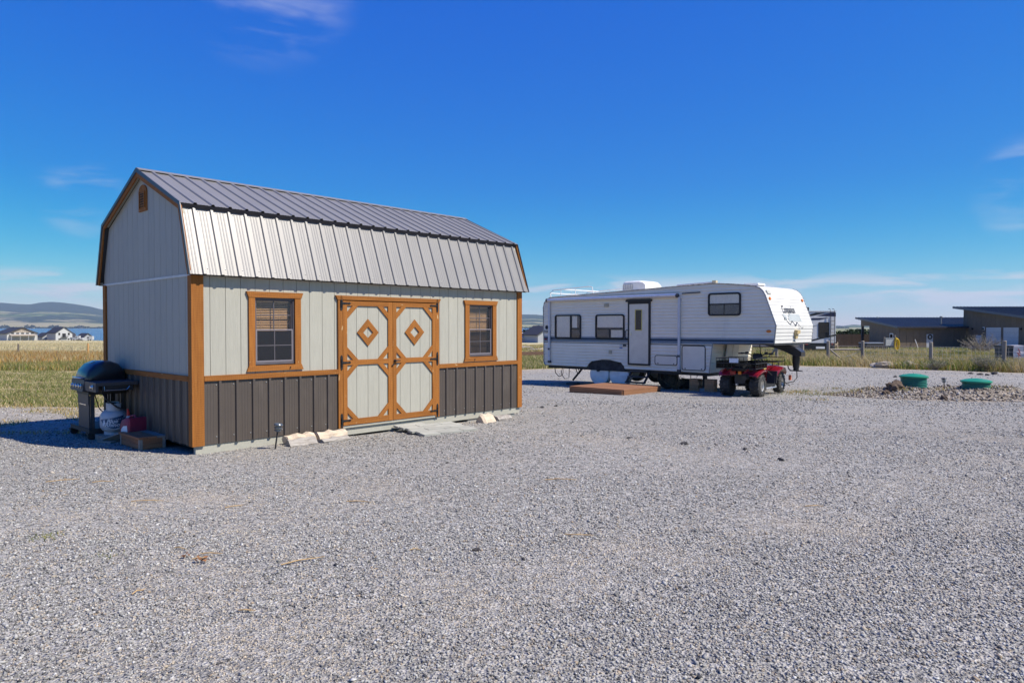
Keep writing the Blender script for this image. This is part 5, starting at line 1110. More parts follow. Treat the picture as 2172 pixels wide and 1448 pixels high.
# odds and ends before the house
sx_ = (33.5, 82); tb = thing('hot_tub', 'dark hot tub with a pale cover before the low house', 'hot tub', (43.6, 85.0, gzf(43.6, 85.0)), 0); MB().prism(rrect(-1.25, 1.25, 0, .95, .08), 'y', -1.0, 1.0).build('tub_cabinet', mat('dark_brown_panel', (.05, .045, .042), .7), tb); MB().box(-1.28, 1.28, -1.03, 1.03, .952, 1.04).build('tub_cover', mat('slate_cover', (.24, .27, .32), .6), tb)
sw_ = thing('sawhorse', 'small pale timber brace near the utility box', 'sawhorse', (31.0, 69.0, gzf(31.0, 69.0)), 0); PALE = mat('pale_pine', (.5, .4, .27), .8)
for p in ([(-.5, 0, 0), (-.5, 0, 1.35)], [(.9, 0, 0), (.9, 0, 1.2)], [(-.5, 0, 1.0), (.9, 0, 1.0)], [(-.45, 0, .1), (.85, 0, .95)]): MB().tube(p, .05, 6).build('timber', PALE, sw_)
wb = thing('white_bucket', 'white bucket on a post left of the timber frame', 'bucket', (29.6, 69.0, gzf(29.6, 69.0)), 0); MB().lathe([(.0, .75), (.14, .75), (.18, 1.12), (.19, 1.14), (.0, 1.14)], 16).build('bucket_body', WHITEP, wb, smooth=True); MB().tube([(0, 0, -.05), (0, 0, .76)], .04, 6).build('bucket_post', POST, wb)

# privacy fence beyond
pf = thing('privacy_fence', 'dark brown board fence beyond the motorhome and house', 'fence', (34, 108, gzf(34, 108)), 0); BRD = mat('dark_brown_boards', (.055, .032, .024), .8, c2=(.04, .024, .018), rand=.15)
for k in range(90): MB().box(k * .3, k * .3 + .285, -.012, .012, -.3, 2.15 + .02 * math.sin(k * 3)).build('fence_board', BRD, pf)
for z in (.4, 1.7): MB().box(0, 27, .0125, .05, z, z + .09).build('fence_rail', BRD, pf)

# ================================================================= brown house with garage wing
HB = mat('brown_steel_wall', (.145, .112, .082), .6, c2=(.125, .097, .071), scale=1.2, rand=.05); HR = mat('navy_steel_roof', (.026, .028, .04), .38, metal=.2); HWH = mat('white_garage_door', (.55, .56, .57), .5); FASC = mat('dark_blue_fascia', (.03, .033, .05), .5); CONC = mat('concrete_plinth', (.40, .39, .37), .9)
GH = -1.55
house = thing('brown_house', 'low brown metal-clad house with dark mono-pitch roofs and a garage wing', 'house', (52.3, 95, GH), 0)
hz_ = lambda z: z - GH
def cladding(parent, a0, a1, zt0, zt1, place, holes=(), pitch=.9, th=.05, z0=.12):
    """Vertical panels with a raised seam; the top runs from zt0 to zt1."""
    n = int(round((a1 - a0) / pitch)); T = lambda a: zt0 + (zt1 - zt0) * (a - a0) / (a1 - a0)
    for k in range(n):
        b0, b1 = a0 + (a1 - a0) * k / n, a0 + (a1 - a0) * (k + 1) / n
        for r in rect_minus((b0 + .012, b1 - .012, z0, 9), holes):
            top = r[3] >= 9; m = MB(); pts = [(r[0], r[2]), (r[1], r[2]), (r[1], T(r[1]) if top else r[3]), (r[0], T(r[0]) if top else r[3])]
            if pts[2][1] - r[2] < .05: continue
            place(m, pts, th); m.build('wall_panel', HB, parent)
# wing A: front wall along X at local y=0 (x 0..9), gable along Y at x=0 (y 0..10.5)
A_front = lambda m, p, th: m.prism(p, 'y', -th, -.001); A_gable = lambda m, p, th: m.prism(p, 'x', -th, -.001)
MB().box(0, 9.0, 0, .25, 0, hz_(1.55)).build('wall_core', DARK, house); MB().prism([(0.0, 0), (8.0, 0), (8.0, hz_(2.45)), (0, hz_(1.55))], 'x', 0, .25).build('wall_core', DARK, house)
cladding(house, 0, 9.0, hz_(1.55), hz_(1.55), A_front, [(3.58, 4.5, 0, hz_(.67))]); cladding(house, 0, 8.0, hz_(1.55), hz_(2.45), A_gable, [(1.55, 2.35, hz_(-.12), hz_(.70))])
MB().prism([(8.0, hz_(1.75)), (10.5, hz_(1.75)), (10.5, hz_(2.72)), (8.0, hz_(2.44))], 'x', -.05, .0).build('porch_header', HB, house); MB().box(.0, .3, 10.25, 10.5, 0, hz_(1.75)).build('porch_post', FASC, house)
MB().box(0, 9, -.06, .0, 0, .115).build('plinth', CONC, house); MB().box(-.06, .0, .0, 8, 0, .115).build('plinth', CONC, house)
dA = thing('door', None, None); dA.parent = house; MB().box(3.6, 4.48, -.04, -.004, .02, hz_(.65)).build('door_leaf', HWH, dA)
wr = MB(); wr.tube([(4.04 + .25 * math.cos(a), -.09, hz_(.28) + .25 * math.sin(a)) for a in np.linspace(0, 6.29, 26)], .085, 7); wr.build('wreath', mat('dark_wreath', (.02, .02, .02), .95, bump=1, bscale=30), dA)
w_ = thing('window', None, None); w_.parent = house; MB().box(-.07, -.052, 1.5, 2.4, hz_(-.17), hz_(.75)).build('window_frame', WHITEP, w_); MB().box(-.085, -.0705, 1.62, 2.28, hz_(-.05), hz_(.63)).build('pane', mat('black_glass', (.012, .013, .014), .08), w_)
def mono_roof(x0, x1, y0, z0, y1, z1, th, nm='roof'):
    r = MB().prism([(y0, z0), (y1, z1), (y1, z1 + th), (y0, z0 + th)], 'x', x0, x1).build(nm, HR, house)
    k = 0
    n = int((x1 - x0) / .45)
    for k in range(n + 1):
        x = x0 + (x1 - x0) * k / n; MB().prism([(y0 - .004, z0 + th), (y1, z1 + th), (y1, z1 + th + .04), (y0 - .004, z0 + th + .04)], 'x', x - .02, x + .02).build('standing_seam', HR, r)
    MB().prism([(y0 - .03, z0 - .05), (y0 - .001, z0 - .05), (y0 - .001, z0 + th), (y0 - .03, z0 + th)], 'x', x0, x1).build('eave_fascia', FASC, r)
    MB().prism([(y0, z0 - .08), (y1, z1 - .08), (y1, z1 + th + .02), (y0, z0 + th + .02)], 'x', x0 - .03, x0 - .001).build('rake_fascia', mat('rake_metal', (.10, .12, .16), .4, metal=.3), r)
mono_roof(-.6, 8.98, -.55, hz_(1.52), .5, hz_(1.645), .16); mono_roof(-.6, 17.0, .5, hz_(1.645), 11.1, hz_(2.90), .16)
for x, y, z in ((1.9, 9.5, 3.1), (7.0, 2.4, 2.9)): MB().tube([(x, y, hz_(1.7 + y * .1)), (x, y, hz_(z))], .09, 10).build('roof_pipe', GALV, house); 
MB().lathe([(.0, 0), (.16, 0), (.16, .22), (.0, .28)], 12, M=Matrix.Translation((7.0, 2.4, hz_(2.85)))).build('pipe_cap', GALV, house)
# wing B: juts towards the camera, west wall at x = 9.0, y from 0.6 down to -14
B_wall = lambda m, p, th: m.prism([(-a, z) for a, z in p], 'x', 9.0 - th, 8.999)
g_h = [(1.95, 3.15, 0, hz_(.58)), (3.98, 6.78, 0, hz_(1.59)), (7.18, 9.85, 0, hz_(1.59))]
MB().prism([(.6, 0), (-14, 0), (-14, hz_(2.45)), (.6, hz_(4.1))], 'x', 9.0, 9.25).build('wall_core', DARK, house); MB().box(9.25, 18, -14, -13.75, 0, hz_(2.4)).build('wall_core', HB, house)
cladding(house, -.6, 14, hz_(4.1), hz_(2.45), B_wall, g_h)
for i, (a0, a1, z0, z1) in enumerate(g_h):
    d_ = thing('garage_door' if i else 'side_door', None, None); d_.parent = house; n = 5 if i else 1
    for k in range(n): MB().box(8.955, 8.985, -a1 + .03, -a0 - .03, .03 + (z1 - .06) * k / n + .006, .03 + (z1 - .06) * (k + 1) / n - .006).build('door_section', HWH, d_)
for a in (1.4, 3.55, 10.3):
    MB().box(8.78, 8.94, -a - .1, -a + .1, hz_(1.25), hz_(1.5)).build('wall_lamp', BLACK, house)
MB().box(8.93, 8.948, -3.75, -3.35, hz_(1.2), hz_(1.6)).build('lamp_plate', WHITEP, house)
r = MB().prism([(1.6, hz_(4.22)), (-14.6, hz_(2.38)), (-14.6, hz_(2.56)), (1.6, hz_(4.40))], 'x', 8.1, 18.5).build('roof', HR, house)
for k in range(22): MB().prism([(1.6, hz_(4.40)), (-14.6, hz_(2.56)), (-14.6, hz_(2.60)), (1.6, hz_(4.44))], 'x', 8.14 + k * .48, 8.18 + k * .48).build('standing_seam', HR, r)
MB().prism([(1.6, hz_(4.15)), (-14.6, hz_(2.31)), (-14.6, hz_(2.58)), (1.6, hz_(4.42))], 'x', 8.07, 8.099).build('rake_fascia', mat('rake_metal', (.10, .12, .16), .4, metal=.3), r)
ad = thing('garden_shovel', 'white handled shovel leaning on the brown house wall', 'shovel', (54.6, 94.5, GH), 0); MB().tube([(0, 0, .1), (-.35, .3, 1.5)], .04, 6).build('shaft', WHITEP, ad); MB().box(-.12, .14, -.05, .0, -.02, .3).build('blade', ALUM, ad)

# ================================================================= motorhome
mhp = (27.25, 66.0); mh = thing('motorhome', 'white motorhome with navy swoosh stripes seen from behind', 'motorhome', (*mhp, gzf(*mhp)), R(-4)); MHW = mat('white_gelcoat', (.66, .67, .69), .35); NAVY = mat('navy_swoosh', (.02, .025, .07), .35); MHK = mat('black_swoosh', (.02, .02, .022), .35); MHG = mat('grey_swoosh', (.25, .27, .30), .4)
zb = -gzf(*mhp); 
MB().prism([(x, z) for x, z in rrect(0, 3.0, zb + .12, zb + 3.05, .12)], 'y', 0, 9.5).build('body', MHW, mh); MB().box(.1, 2.9, .02, 9.4, .28, zb + .119).build('lower_skirt', MHK, mh)
MB().box(-.02, 3.02, -.05, 9.5, zb + 3.051, zb + 3.12).build('roof_edge', MHW, mh)
sk = [([(.0, 2.6), (1.2, 2.95), (2.2, 2.95), (.9, 2.66)], MHK), ([(1.25, 2.66), (2.5, 2.95), (3.0, 2.95), (3.0, 2.60), (1.9, 2.62)], NAVY), ([(.1, 2.24), (.9, 2.45), (2.4, 2.48), (1.5, 2.27)], NAVY), ([(.1, 1.52), (1.35, 1.80), (1.35, 1.74), (.1, 1.44)], MHG), ([(.1, .25), (1.6, .62), (3.0, .95), (3.0, .80), (1.6, .48), (.9, .30)], MHK), ([(.1, .38), (.9, .60), (.9, .55), (.1, .32)], MHG)]
for p, m in sk: MB().prism([(x, zb + z) for x, z in p], 'y', -.008, -.001).build('stripe', m, mh)
w = thing('window', None, None); w.parent = mh; MB().prism([(x, z) for x, z in rrect(1.40, 2.40, zb + .62, zb + 2.06, .1)], 'y', -.03, -.009).build('window_frame', RUB, w); MB().prism([(x, z) for x, z in rrect(1.5, 2.3, zb + 1.1, zb + 1.95, .05)], 'y', -.034, -.031).build('pane', mat('black_glass', (.012, .013, .014), .08), w)
for x in (2.5, 2.85): MB().tube([(x, -.12, .45), (x, -.12, zb + 3.0), (x, .1, zb + 3.3), (x, .5, zb + 3.3)], .028, 6).build('ladder_rail', GRY, mh)
for k in range(8): MB().tube([(2.5, -.12, .7 + k * .36), (2.85, -.12, .7 + k * .36)], .022, 6).build('ladder_rung', GRY, mh)
MB().box(.3, 1.1, 1.6, 2.8, zb + 3.121, zb + 3.5).build('roof_unit', RUB, mh); MB().box(1.2, 2.0, -.06, -.009, zb - .42, zb - .22).build('number_plate', WHITEP, mh)
for x in (.25, 2.4): 
    for y in (1.8, 7.2): MB().lathe([(.2, -.14), (.42, -.14), (.45, -.08), (.45, .08), (.42, .14), (.0, .14), (.0, -.14)], 20, M=Matrix.Translation((x + .15, y, .45)) @ Matrix.Rotation(R(90), 4, 'Y')).build('wheel', RUB, mh, smooth=True)
for x in (.35, 2.65): MB().box(x - .12, x + .12, -.03, -.009, zb - .05, zb + .1).build('tail_light', REDL, mh)

# ================================================================= far buildings
FARW = mat('far_white_siding', (.46, .47, .48), .7); FARR = mat('far_dark_roof', (.03, .03, .035), .7); FART = mat('far_tan_gable', (.36, .31, .25), .8); FARG = mat('far_grey_siding', (.35, .37, .40), .7)
def gable_house(name, label, cat, x, y, rz, w, l, hw, hr, wm=FARW, over=.6, wins=(), parts=None, zg=None, rm=FARR):
    """Gable end (width w) faces local -y; length l runs to +y."""
    z = gzf(x, y) - .3 if zg is None else zg; t = thing(name, label, cat, (x, y, z), rz)
    MB().prism([(-w / 2, 0), (w / 2, 0), (w / 2, hw), (0, hr), (-w / 2, hw)], 'y', 0, l).build('wall', wm, t)
    sl = (hr - hw) / (w / 2); e = over
    for sg in (-1, 1): MB().prism([(0, hr + .02), (sg * (w / 2 + e), hw - e * sl + .02), (sg * (w / 2 + e), hw - e * sl + .32), (0, hr + .36)], 'y', -e, l + e).build('roof', rm, t)
    for (x0, x1, z0, z1) in wins:
        f = MB().box(x0 - .08, x1 + .08, -.06, -.005, z0 - .08, z1 + .08).build('window', WHITEP if wm != FARW else FARG, t); MB().box(x0, x1, -.09, -.061, z0, z1).build('pane', mat('black_glass', (.012, .013, .014), .08), f)
    return t
t = gable_house('far_barn', 'far white barn with dark roof and tan gable by the lake', 'barn', -292.0, 420, R(50), 15.5, 22, 4.6, 7.9, over=.8, wins=[(-5.6 + k * 2.5, -4.2 + k * 2.5, 4.35, 4.95) for k in range(5)])
MB().prism([(-7.0, 5.1), (7.0, 5.1), (0, 7.75)], 'y', -.05, -.004).build('gable_panel', FART, t)
for k in range(11): 
    x = -5.5 + k * 1.1; MB().box(x - .06, x + .06, -.09, -.051, 5.1, 7.6 - abs(x) * .42).build('gable_batten', mat('far_tan_dark', (.26, .22, .18), .8), t)
MB().prism([(-.1, 3.9), (-3.4, 3.2), (-3.4, 3.35), (-.1, 4.1)], 'x', -6.6, 6.8).build('lean_to_roof', FART, t)
for k in range(3): MB().box(-5.6 + k * 4.1, -1.9 + k * 4.1, -.06, -.004, 0, 3.1).build('barn_door', FARG, t)
for x in (-6.3, -2, 2.2, 6.5): MB().box(x - .1, x + .1, -3.3, -3.1, -.2, 3.2).build('post', FARG, t)
t = gable_house('far_house', 'far white two-storey house with dark roof before the lake', 'house', -278.6, 438, R(54), 9.4, 13, 5.2, 8.6, over=.5, wins=[(-3.2, -2.2, 3.9, 5.3), (2.2, 3.2, 3.9, 5.3), (-3.2, -2.0, .9, 1.7), (2.0, 3.0, .9, 1.7)])
MB().box(-1.0, 1.0, -.08, -.01, 2.7, 4.9).build('balcony_door', MHK, t); MB().box(-1.9, 1.9, -1.3, -.01, 2.45, 2.65).build('balcony_floor', FARR, t)
for k in range(9): MB().box(-1.9 + k * .46, -1.82 + k * .46, -1.3, -1.2, 2.66, 3.5).build('baluster', FARR, t)
MB().box(-1.9, 1.9, -1.32, -1.2, 3.5, 3.6).build('balcony_rail', FARR, t); MB().box(-1.2, 1.2, -.07, -.01, 0, 2.2).build('patio_door', FARG, t)
for sy in (3.0, 8.0):
    for z in (.9, 3.9): MB().box(-4.38, -4.301, sy, sy + 1, z, z + 1.3).build('side_window', MHK, t)
gable_house('far_garage', 'far grey garage wing with dark roof left of the white house', 'garage', -294.0, 446, R(54), 6, 9.0, 2.9, 5.0, FARG); gable_house('far_annex', 'small far dark-roofed annex right of the white house', 'annex', -272.2, 452, R(54), 5.5, 9, 2.7, 5.0, FARG)
t = gable_house('far_connector', 'far low dark-roofed wing between the garage and the white house', 'house wing', -291.0, 452, R(-36), 5, 9, 2.8, 4.9, FARG)
def cargo(label, x, y, w, h, l, rz, m):
    t = thing('parked_trailer', label, 'trailer', (x, y, gzf(x, y)), rz, 'vehicles by the far house'); MB().prism([(a, b) for a, b in rrect(0, l, .5, h, .2)], 'y', 0, w).build('box_body', m, t)
    for q in (.3, .7): MB().lathe([(.0, -.12), (.38, -.12), (.38, .12), (.0, .12)], 14, M=Matrix.Translation((l * q, -.05, .38)) @ Matrix.Rotation(R(90), 4, 'X')).build('wheel', RUB, t)
    MB().box(l * .1, l * .4, -.03, -.002, h * .55, h * .8).build('window', MHK, t)
cargo('far white cargo trailer standing alone near the lake right of the house', -241.6, 400, 2.0, 2.6, 3.0, .1, FARW); cargo('far white camper parked beside the dark-roofed annex', -255.6, 412, 2.0, 2.7, 2.2, .1, FARW); cargo('far low white pickup beside the far annex', -251.6, 408, 1.8, 1.6, 2.6, .1, FARW); cargo('far grey truck in front of the white house', -262.5, 418, 2.0, 1.9, 3.2, .1, FARG)
t = gable_house('lakeside_house', 'far pale blue gabled house behind the trailer rear', 'house', 13.2, 250, R(25), 9, 12, 3.2, 6.0, FARG, wins=[(-2.2, -1.2, 1.2, 3.2), (1.2, 2.2, 1.2, 3.2)]); gable_house('lakeside_shed', 'far low building with a pale metal roof beside the blue-grey house', 'house', 6.6, 262, R(80), 8, 6, 2.2, 3.6, FARG, rm=mat('pale_metal_roof', (.42, .44, .47), .5))
tmb = thing('ground_timber', 'long brown timber lying across the grass behind the shed', 'timber', (-2.6, 62.4, gzf(0, 62.4)), R(16)); MB().box(0, 8.5, -.1, .1, 0, .42).build('beam', mat('brown_timber', (.17, .10, .065), .85, c2=(.12, .07, .05)), tmb)
for i, (x, y) in enumerate(((2.4, 78), (3.3, 80), (1.2, 95), (2.0, 92))): rock_obj('grey_boulder', ('nearest grey stone', 'grey stone right of the nearest one', 'farthest grey stone', 'grey stone behind the nearest one')[i] + ' in the grass between shed and trailer', 'rock', x, y, 1.0, .7, .32, SLABM, i, 'stones in the far grass', 60 + i)
# ================================================================= vegetation
def frustum_pts(n, y0, y1, u0, u1, power=1.0):
    """Random ground points inside the view wedge between image columns u0 and u1; power > 1 crowds the near side."""
    y = y0 + (y1 - y0) * rng.random(n) ** power; u = u0 + (u1 - u0) * rng.random(n); return np.c_[U(u) * y, y]
def wnz(x, y, s): return .5 + .25 * (np.sin(x * s + 2 * np.sin(y * s * .7)) + np.sin(y * s * 1.3 + 2 * np.sin(x * s * .9 + 1)))
def blades(name, label, xy, h, w, cols, lean=.35, zoff=0., kind='stuff', wts=None, bend=True, zf=None):
    n = len(xy); a = rng.random(n) * 6.283; hh = h * (.55 + .9 * rng.random(n)); ww = w * (.6 + .8 * rng.random(n))
    d = np.c_[np.cos(a), np.sin(a)]; la = rng.random(n) * 6.283; ll = hh * lean * rng.random(n)
    z = (gz(xy[:, 0], xy[:, 1]) if zf is None else zf(xy[:, 0], xy[:, 1])) - .01 + zoff; L = np.c_[np.cos(la) * ll, np.sin(la) * ll]
    b0 = np.c_[xy - d * ww[:, None] / 2, z]; b1 = np.c_[xy + d * ww[:, None] / 2, z]
    m0 = np.c_[xy - d * ww[:, None] * .35 + L * .35, z + hh * .55]; m1 = np.c_[xy + d * ww[:, None] * .35 + L * .35, z + hh * .55]; tp = np.c_[xy + L, z + hh]
    v = np.stack([b0, b1, m1, m0, tp], 1).reshape(-1, 3); k = np.arange(n)[:, None] * 5
    f = np.concatenate([k + [0, 1, 2], k + [0, 2, 3], k + [3, 2, 4]], 0)
    cols = np.array(cols); ci = rng.choice(len(cols), n, p=wts); c = cols[ci] * (.75 + .5 * rng.random((n, 1)))
    o = cloud_mesh(name, v, f, np.repeat(c, 5, 0), GRASSM, kind); tag(o, label, 'grass'); return o
GRASSM = bpy.data.materials.new('grass_blade'); GRASSM.use_nodes = True
_n, _l = GRASSM.node_tree.nodes, GRASSM.node_tree.links; _b = _n['Principled BSDF']; _b.inputs['Roughness'].default_value = .8; _b.inputs['Specular IOR Level'].default_value = .15
_a = _n.new('ShaderNodeAttribute'); _a.attribute_name = 'tint'; _l.new(_a.outputs['Color'], _b.inputs['Base Color'])
_t = _n.new('ShaderNodeBsdfTranslucent'); _l.new(_a.outputs['Color'], _t.inputs[0]); _m = _n.new('ShaderNodeMixShader'); _m.inputs[0].default_value = .3
_l.new(_b.outputs[0], _m.inputs[1]); _l.new(_t.outputs[0], _m.inputs[2]); _l.new(_m.outputs[0], _n['Material Output'].inputs[0])
GR, OL, TAN, STRAW, RUST, OCH = (.13, .18, .04), (.25, .24, .085), (.46, .37, .19), (.56, .47, .28), (.40, .19, .06), (.46, .30, .085)
# mown turf left
p = frustum_pts(100000, 14.0, 37, -260, 235, 1.3); e = edge(p[:, 0], p[:, 1]) + 3.0 * (wnz(p[:, 0], p[:, 1], .8) - .5); p = p[(e < 0) & (wnz(p[:, 0], p[:, 1], 1.6) + .5 * rng.random(len(p)) > .62)]
blades('mown_grass', 'short patchy mown grass left of the shed', p, .085, .016, [GR, OL, TAN, STRAW], .9, wts=[.34, .33, .2, .13])
# tall rusty grass
p = frustum_pts(66000, 35.5, 67, -260, 235, 1.0); p = p[wnz(p[:, 0], p[:, 1], .5) + .6 * rng.random(len(p)) > .45]
q = p[:, 1] > 41 + 3 * wnz(p[:, 0], p[:, 1], .4)
blades('tall_rusty_grass', 'tall rust and ochre dry grass behind the mown strip', p[q], .42, .034, [OL, TAN, STRAW, RUST, OCH], .5, wts=[.12, .2, .14, .26, .28]); blades('tall_green_grass', 'yellow-green grass tufts in front of the rusty band', p[~q], .30, .028, [GR, OL, TAN, OCH], .6, wts=[.28, .34, .22, .16])
p = np.concatenate([frustum_pts(44000, 66, 200, -260, 240, 1.5), frustum_pts(12000, 190, 425, -260, 240, 1.2)]); blades('straw_field', 'pale straw-coloured field grass beyond the left fence', p, .38, .07, [STRAW, TAN, (.58, .51, .32), (.34, .33, .17)], .5, wts=[.4, .2, .3, .1])
# grass between shed and trailer, and behind the trailer
p = frustum_pts(22000, 34, 64, 1050, 1230, 1.2); p = p[edge(p[:, 0], p[:, 1]) + 3 * (wnz(p[:, 0], p[:, 1], .8) - .5) < 0]
blades('meadow_grass', 'green and tan grass between shed and trailer', p, .16, .028, [GR, OL, TAN, STRAW], .8, wts=[.36, .32, .2, .12])
p = frustum_pts(12000, 64, 130, 1050, 1230, 1.2); blades('rough_meadow', 'rough mixed grass beyond the brown timber', p, .4, .06, [GR, OL, TAN, STRAW, OCH], .8)
# weeds along the right fence
p = frustum_pts(112000, 30, 72, 1540, 2380, 1.35); e = edge(p[:, 0], p[:, 1]) + 1.6 * (wnz(p[:, 0], p[:, 1], 1.1) - .5); g = wnz(p[:, 0], p[:, 1], .45) + .35 * rng.random(len(p)) - .18
p, g = p[e < -.2], g[e < -.2]
s_ = 1.0 * (g > .52); blades('dry_fence_weeds', 'tall dry tan weeds along the right fence', p[g <= .52], .50, .026, [TAN, STRAW, OL, OCH, (.34, .28, .19)], 1.3, wts=[.3, .26, .2, .12, .12]); blades('green_fence_weeds', 'tall green weeds and grass along the right fence', p[g > .52], .46, .032, [GR, OL, (.20, .26, .05), TAN, OCH], 1.1, wts=[.22, .28, .2, .2, .1])
p = frustum_pts(14000, 72, 93, 1560, 2230); p = p[p[:, 0] < 60.5]; blades('house_meadow', 'green grass before the brown house', p, .35, .06, [GR, OL, TAN, (.3, .36, .2)], .6)
# creeping weeds where gravel and grass mix
p = frustum_pts(5200, 10.6, 16, -60, 170, 1.0); p = p[wnz(p[:, 0], p[:, 1], 1.9) > .62]; blades('gravel_edge_weeds', 'sparse dry weeds in the gravel left of the grill', p, .06, .012, [TAN, OL, OCH, STRAW], 1.1)
cw = []
for u_, y_, n_, s_ in ((1700, 20.5, 140, .35), (1735, 19.2, 200, .7), (1780, 19.2, 150, .5), (1800, 18.8, 90, .4), (1690, 20.2, 60, .3), (1765, 22, 60, .25), (1745, 17.0, 30, .12), (1708, 17.0, 25, .1), (2010, 18.0, 40, .2), (2120, 17.6, 70, .25), (2075, 18.6, 30, .2), (1925, 18.2, 50, .12)):
    c = np.array([U(u_) * y_, y_]); cw.append(c + rng.normal(0, s_, (n_, 2)) * [1, .6])
cw = np.concatenate(cw); blades('heap_weeds', 'small dry weeds round the spoil heap', cw, .085, .012, [TAN, OL, OCH, GR], 1.2, zf=lambda x, y: gz(x, y) + np.maximum(0, heap_h(x, y)))
gw = np.concatenate([np.array([U(u_) * y_, y_]) + rng.normal(0, .06, (46, 2)) for u_, y_ in ((85, 5.45), (95, 5.4), (212, 4.95))]); blades('gravel_sprouts', 'tiny green sprouts in the foreground gravel', gw, .03, .008, [GR, OL], 1.2)

def shrub(name, label, cat, x, y, h, rad, stems, leaf_c, twig_m, nl, ls, group=None, seed=1):
    """Twiggy shrub: forking stems plus small leaves."""
    rnd = random.Random(seed); t = thing(name, label, cat, (x, y, gzf(x, y)), 0, group); st = MB(); tips = []
    for k in range(stems):
        a = rnd.random() * 6.283; e = rnd.uniform(.1, 1) ** .6; p0 = Vector((rnd.gauss(0, .05) * rad, rnd.gauss(0, .05) * rad, 0)); d = Vector((math.cos(a) * e * rad, math.sin(a) * e * rad, h * rnd.uniform(.55, 1) * (1.1 - .45 * e)))
        mid = p0 + d * .55 + Vector((rnd.gauss(0, .05), rnd.gauss(0, .05), h * .06)); end = p0 + d; st.tube([p0, mid, end], [.012 * h + .003, .008 * h + .002, .003], 4); tips += [mid, end]
        for j in range(4):
            f = rnd.uniform(.35, .95); q = p0 + d * f; e2 = q + Vector((rnd.gauss(0, .16) * rad, rnd.gauss(0, .16) * rad, rnd.uniform(.02, .22) * h)); st.tube([q, e2], [.006 * h + .001, .002], 3); tips += [e2, (q + e2) / 2]
    st.build('stem', twig_m, t)
    if nl:
        base = np.array([tuple(rnd.choice(tips)) for _ in range(nl)]) + rng.normal(0, .05 * rad, (nl, 3)); base[:, 2] = np.maximum(base[:, 2], .02)
        d1 = rng.normal(0, 1, (nl, 3)); d1 /= np.linalg.norm(d1, axis=1)[:, None]; d2 = np.cross(d1, rng.normal(0, 1, (nl, 3))); d2 /= np.linalg.norm(d2, axis=1)[:, None]
        s = ls * (.6 + .8 * rng.random((nl, 1))); v = np.stack([base - d1 * s, base + d2 * s * .45, base + d1 * s, base - d2 * s * .45], 1).reshape(-1, 3)
        c = np.array(leaf_c)[rng.choice(len(leaf_c), nl)] * (.7 + .6 * rng.random((nl, 1))); o = cloud_mesh('crown', v, np.arange(nl * 4).reshape(-1, 4), np.repeat(c, 4, 0), GRASSM); o.parent = t; del o['kind']; o['kind'] = 'stuff'
    return t
TWIG = mat('grey_twig', (.30, .26, .21), .9); TWIGD = mat('brown_twig', (.16, .11, .07), .9)
sage = [(.20, .20, .13), (.26, .25, .17), (.33, .30, .21), (.14, .16, .07)]
shrub('sagebrush', 'large grey sagebrush by the fence before the garage doors', 'shrub', 23.4, 34.6, .95, .85, 46, sage, TWIG, 2200, .03, 'grey fence shrubs', 3); shrub('sagebrush', 'grey-green shrub left of the large sagebrush', 'shrub', 21.9, 36.4, .65, .7, 34, sage, TWIG, 1500, .03, 'grey fence shrubs', 4); shrub('dead_brush', 'bare pale tumbleweed on the rise behind the sagebrush', 'shrub', 44.0, 66.0, 2.4, 1.9, 60, sage, TWIG, 500, .05, None, 5)
x, y = TW_(3.25, .35); shrub('dry_shrub', 'dry twiggy shrub growing under the trailer side', 'shrub', x, y, .52, .42, 44, [(.22, .20, .09), (.16, .13, .08)], TWIGD, 500, .018, None, 8)
for i, (u_, y_) in enumerate(((1905, 52), (1985, 50), (2035, 55), (1840, 54), (1610, 50), (2150, 46), (2120, 45))): shrub('weed_bush', 'bushy green weed standing in the grass beyond the right fence, %s' % ('nearest the utility box', 'below the house door', 'right of the house door', 'left of the utility box', 'behind the trailer nose', 'beside the dark bin', 'left of the dark bin')[i], 'weed', U(u_) * y_, y_, .9, .8, 26, [GR, OL, (.15, .21, .05)], TWIGD, 700, .04, 'bushy weeds', 20 + i)
# far trees: clumped crowns on trunks
def tree(label, x, y, h, rad, seed, zg=None, cols=((.02, .035, .018), (.03, .05, .022), (.015, .025, .014))):
    rnd = random.Random(seed); t = thing('tree', label, 'tree', (x, y, gzf(x, y) if zg is None else zg), 0, 'dark trees near the lake'); MB().tube([(0, 0, -.3), (0, 0, h * .45), (rad * .1, 0, h * .8)], [.05 * h, .035 * h, .01 * h], 6).build('trunk', TWIGD, t)
    n = 900; cc = np.array([[rnd.gauss(0, .38) * rad, rnd.gauss(0, .38) * rad, h * (.35 + .5 * rnd.random())] for _ in range(14)]); base = cc[rng.integers(0, 14, n)] + rng.normal(0, .22 * rad, (n, 3)); base[:, 2] = np.clip(base[:, 2], .1 * h, h)
    d1 = rng.normal(0, 1, (n, 3)); d1 /= np.linalg.norm(d1, axis=1)[:, None]; d2 = np.cross(d1, rng.normal(0, 1, (n, 3))); d2 /= np.linalg.norm(d2, axis=1)[:, None]; s = .11 * rad * (.6 + .8 * rng.random((n, 1)))
    v = np.stack([base - d1 * s, base + d2 * s * .7, base + d1 * s, base - d2 * s * .7], 1).reshape(-1, 3); c = np.array(cols)[rng.choice(3, n)]
    o = cloud_mesh('crown', v, np.arange(n * 4).reshape(-1, 4), np.repeat(c, 4, 0), GRASSM); o.parent = t; o['kind'] = 'stuff'
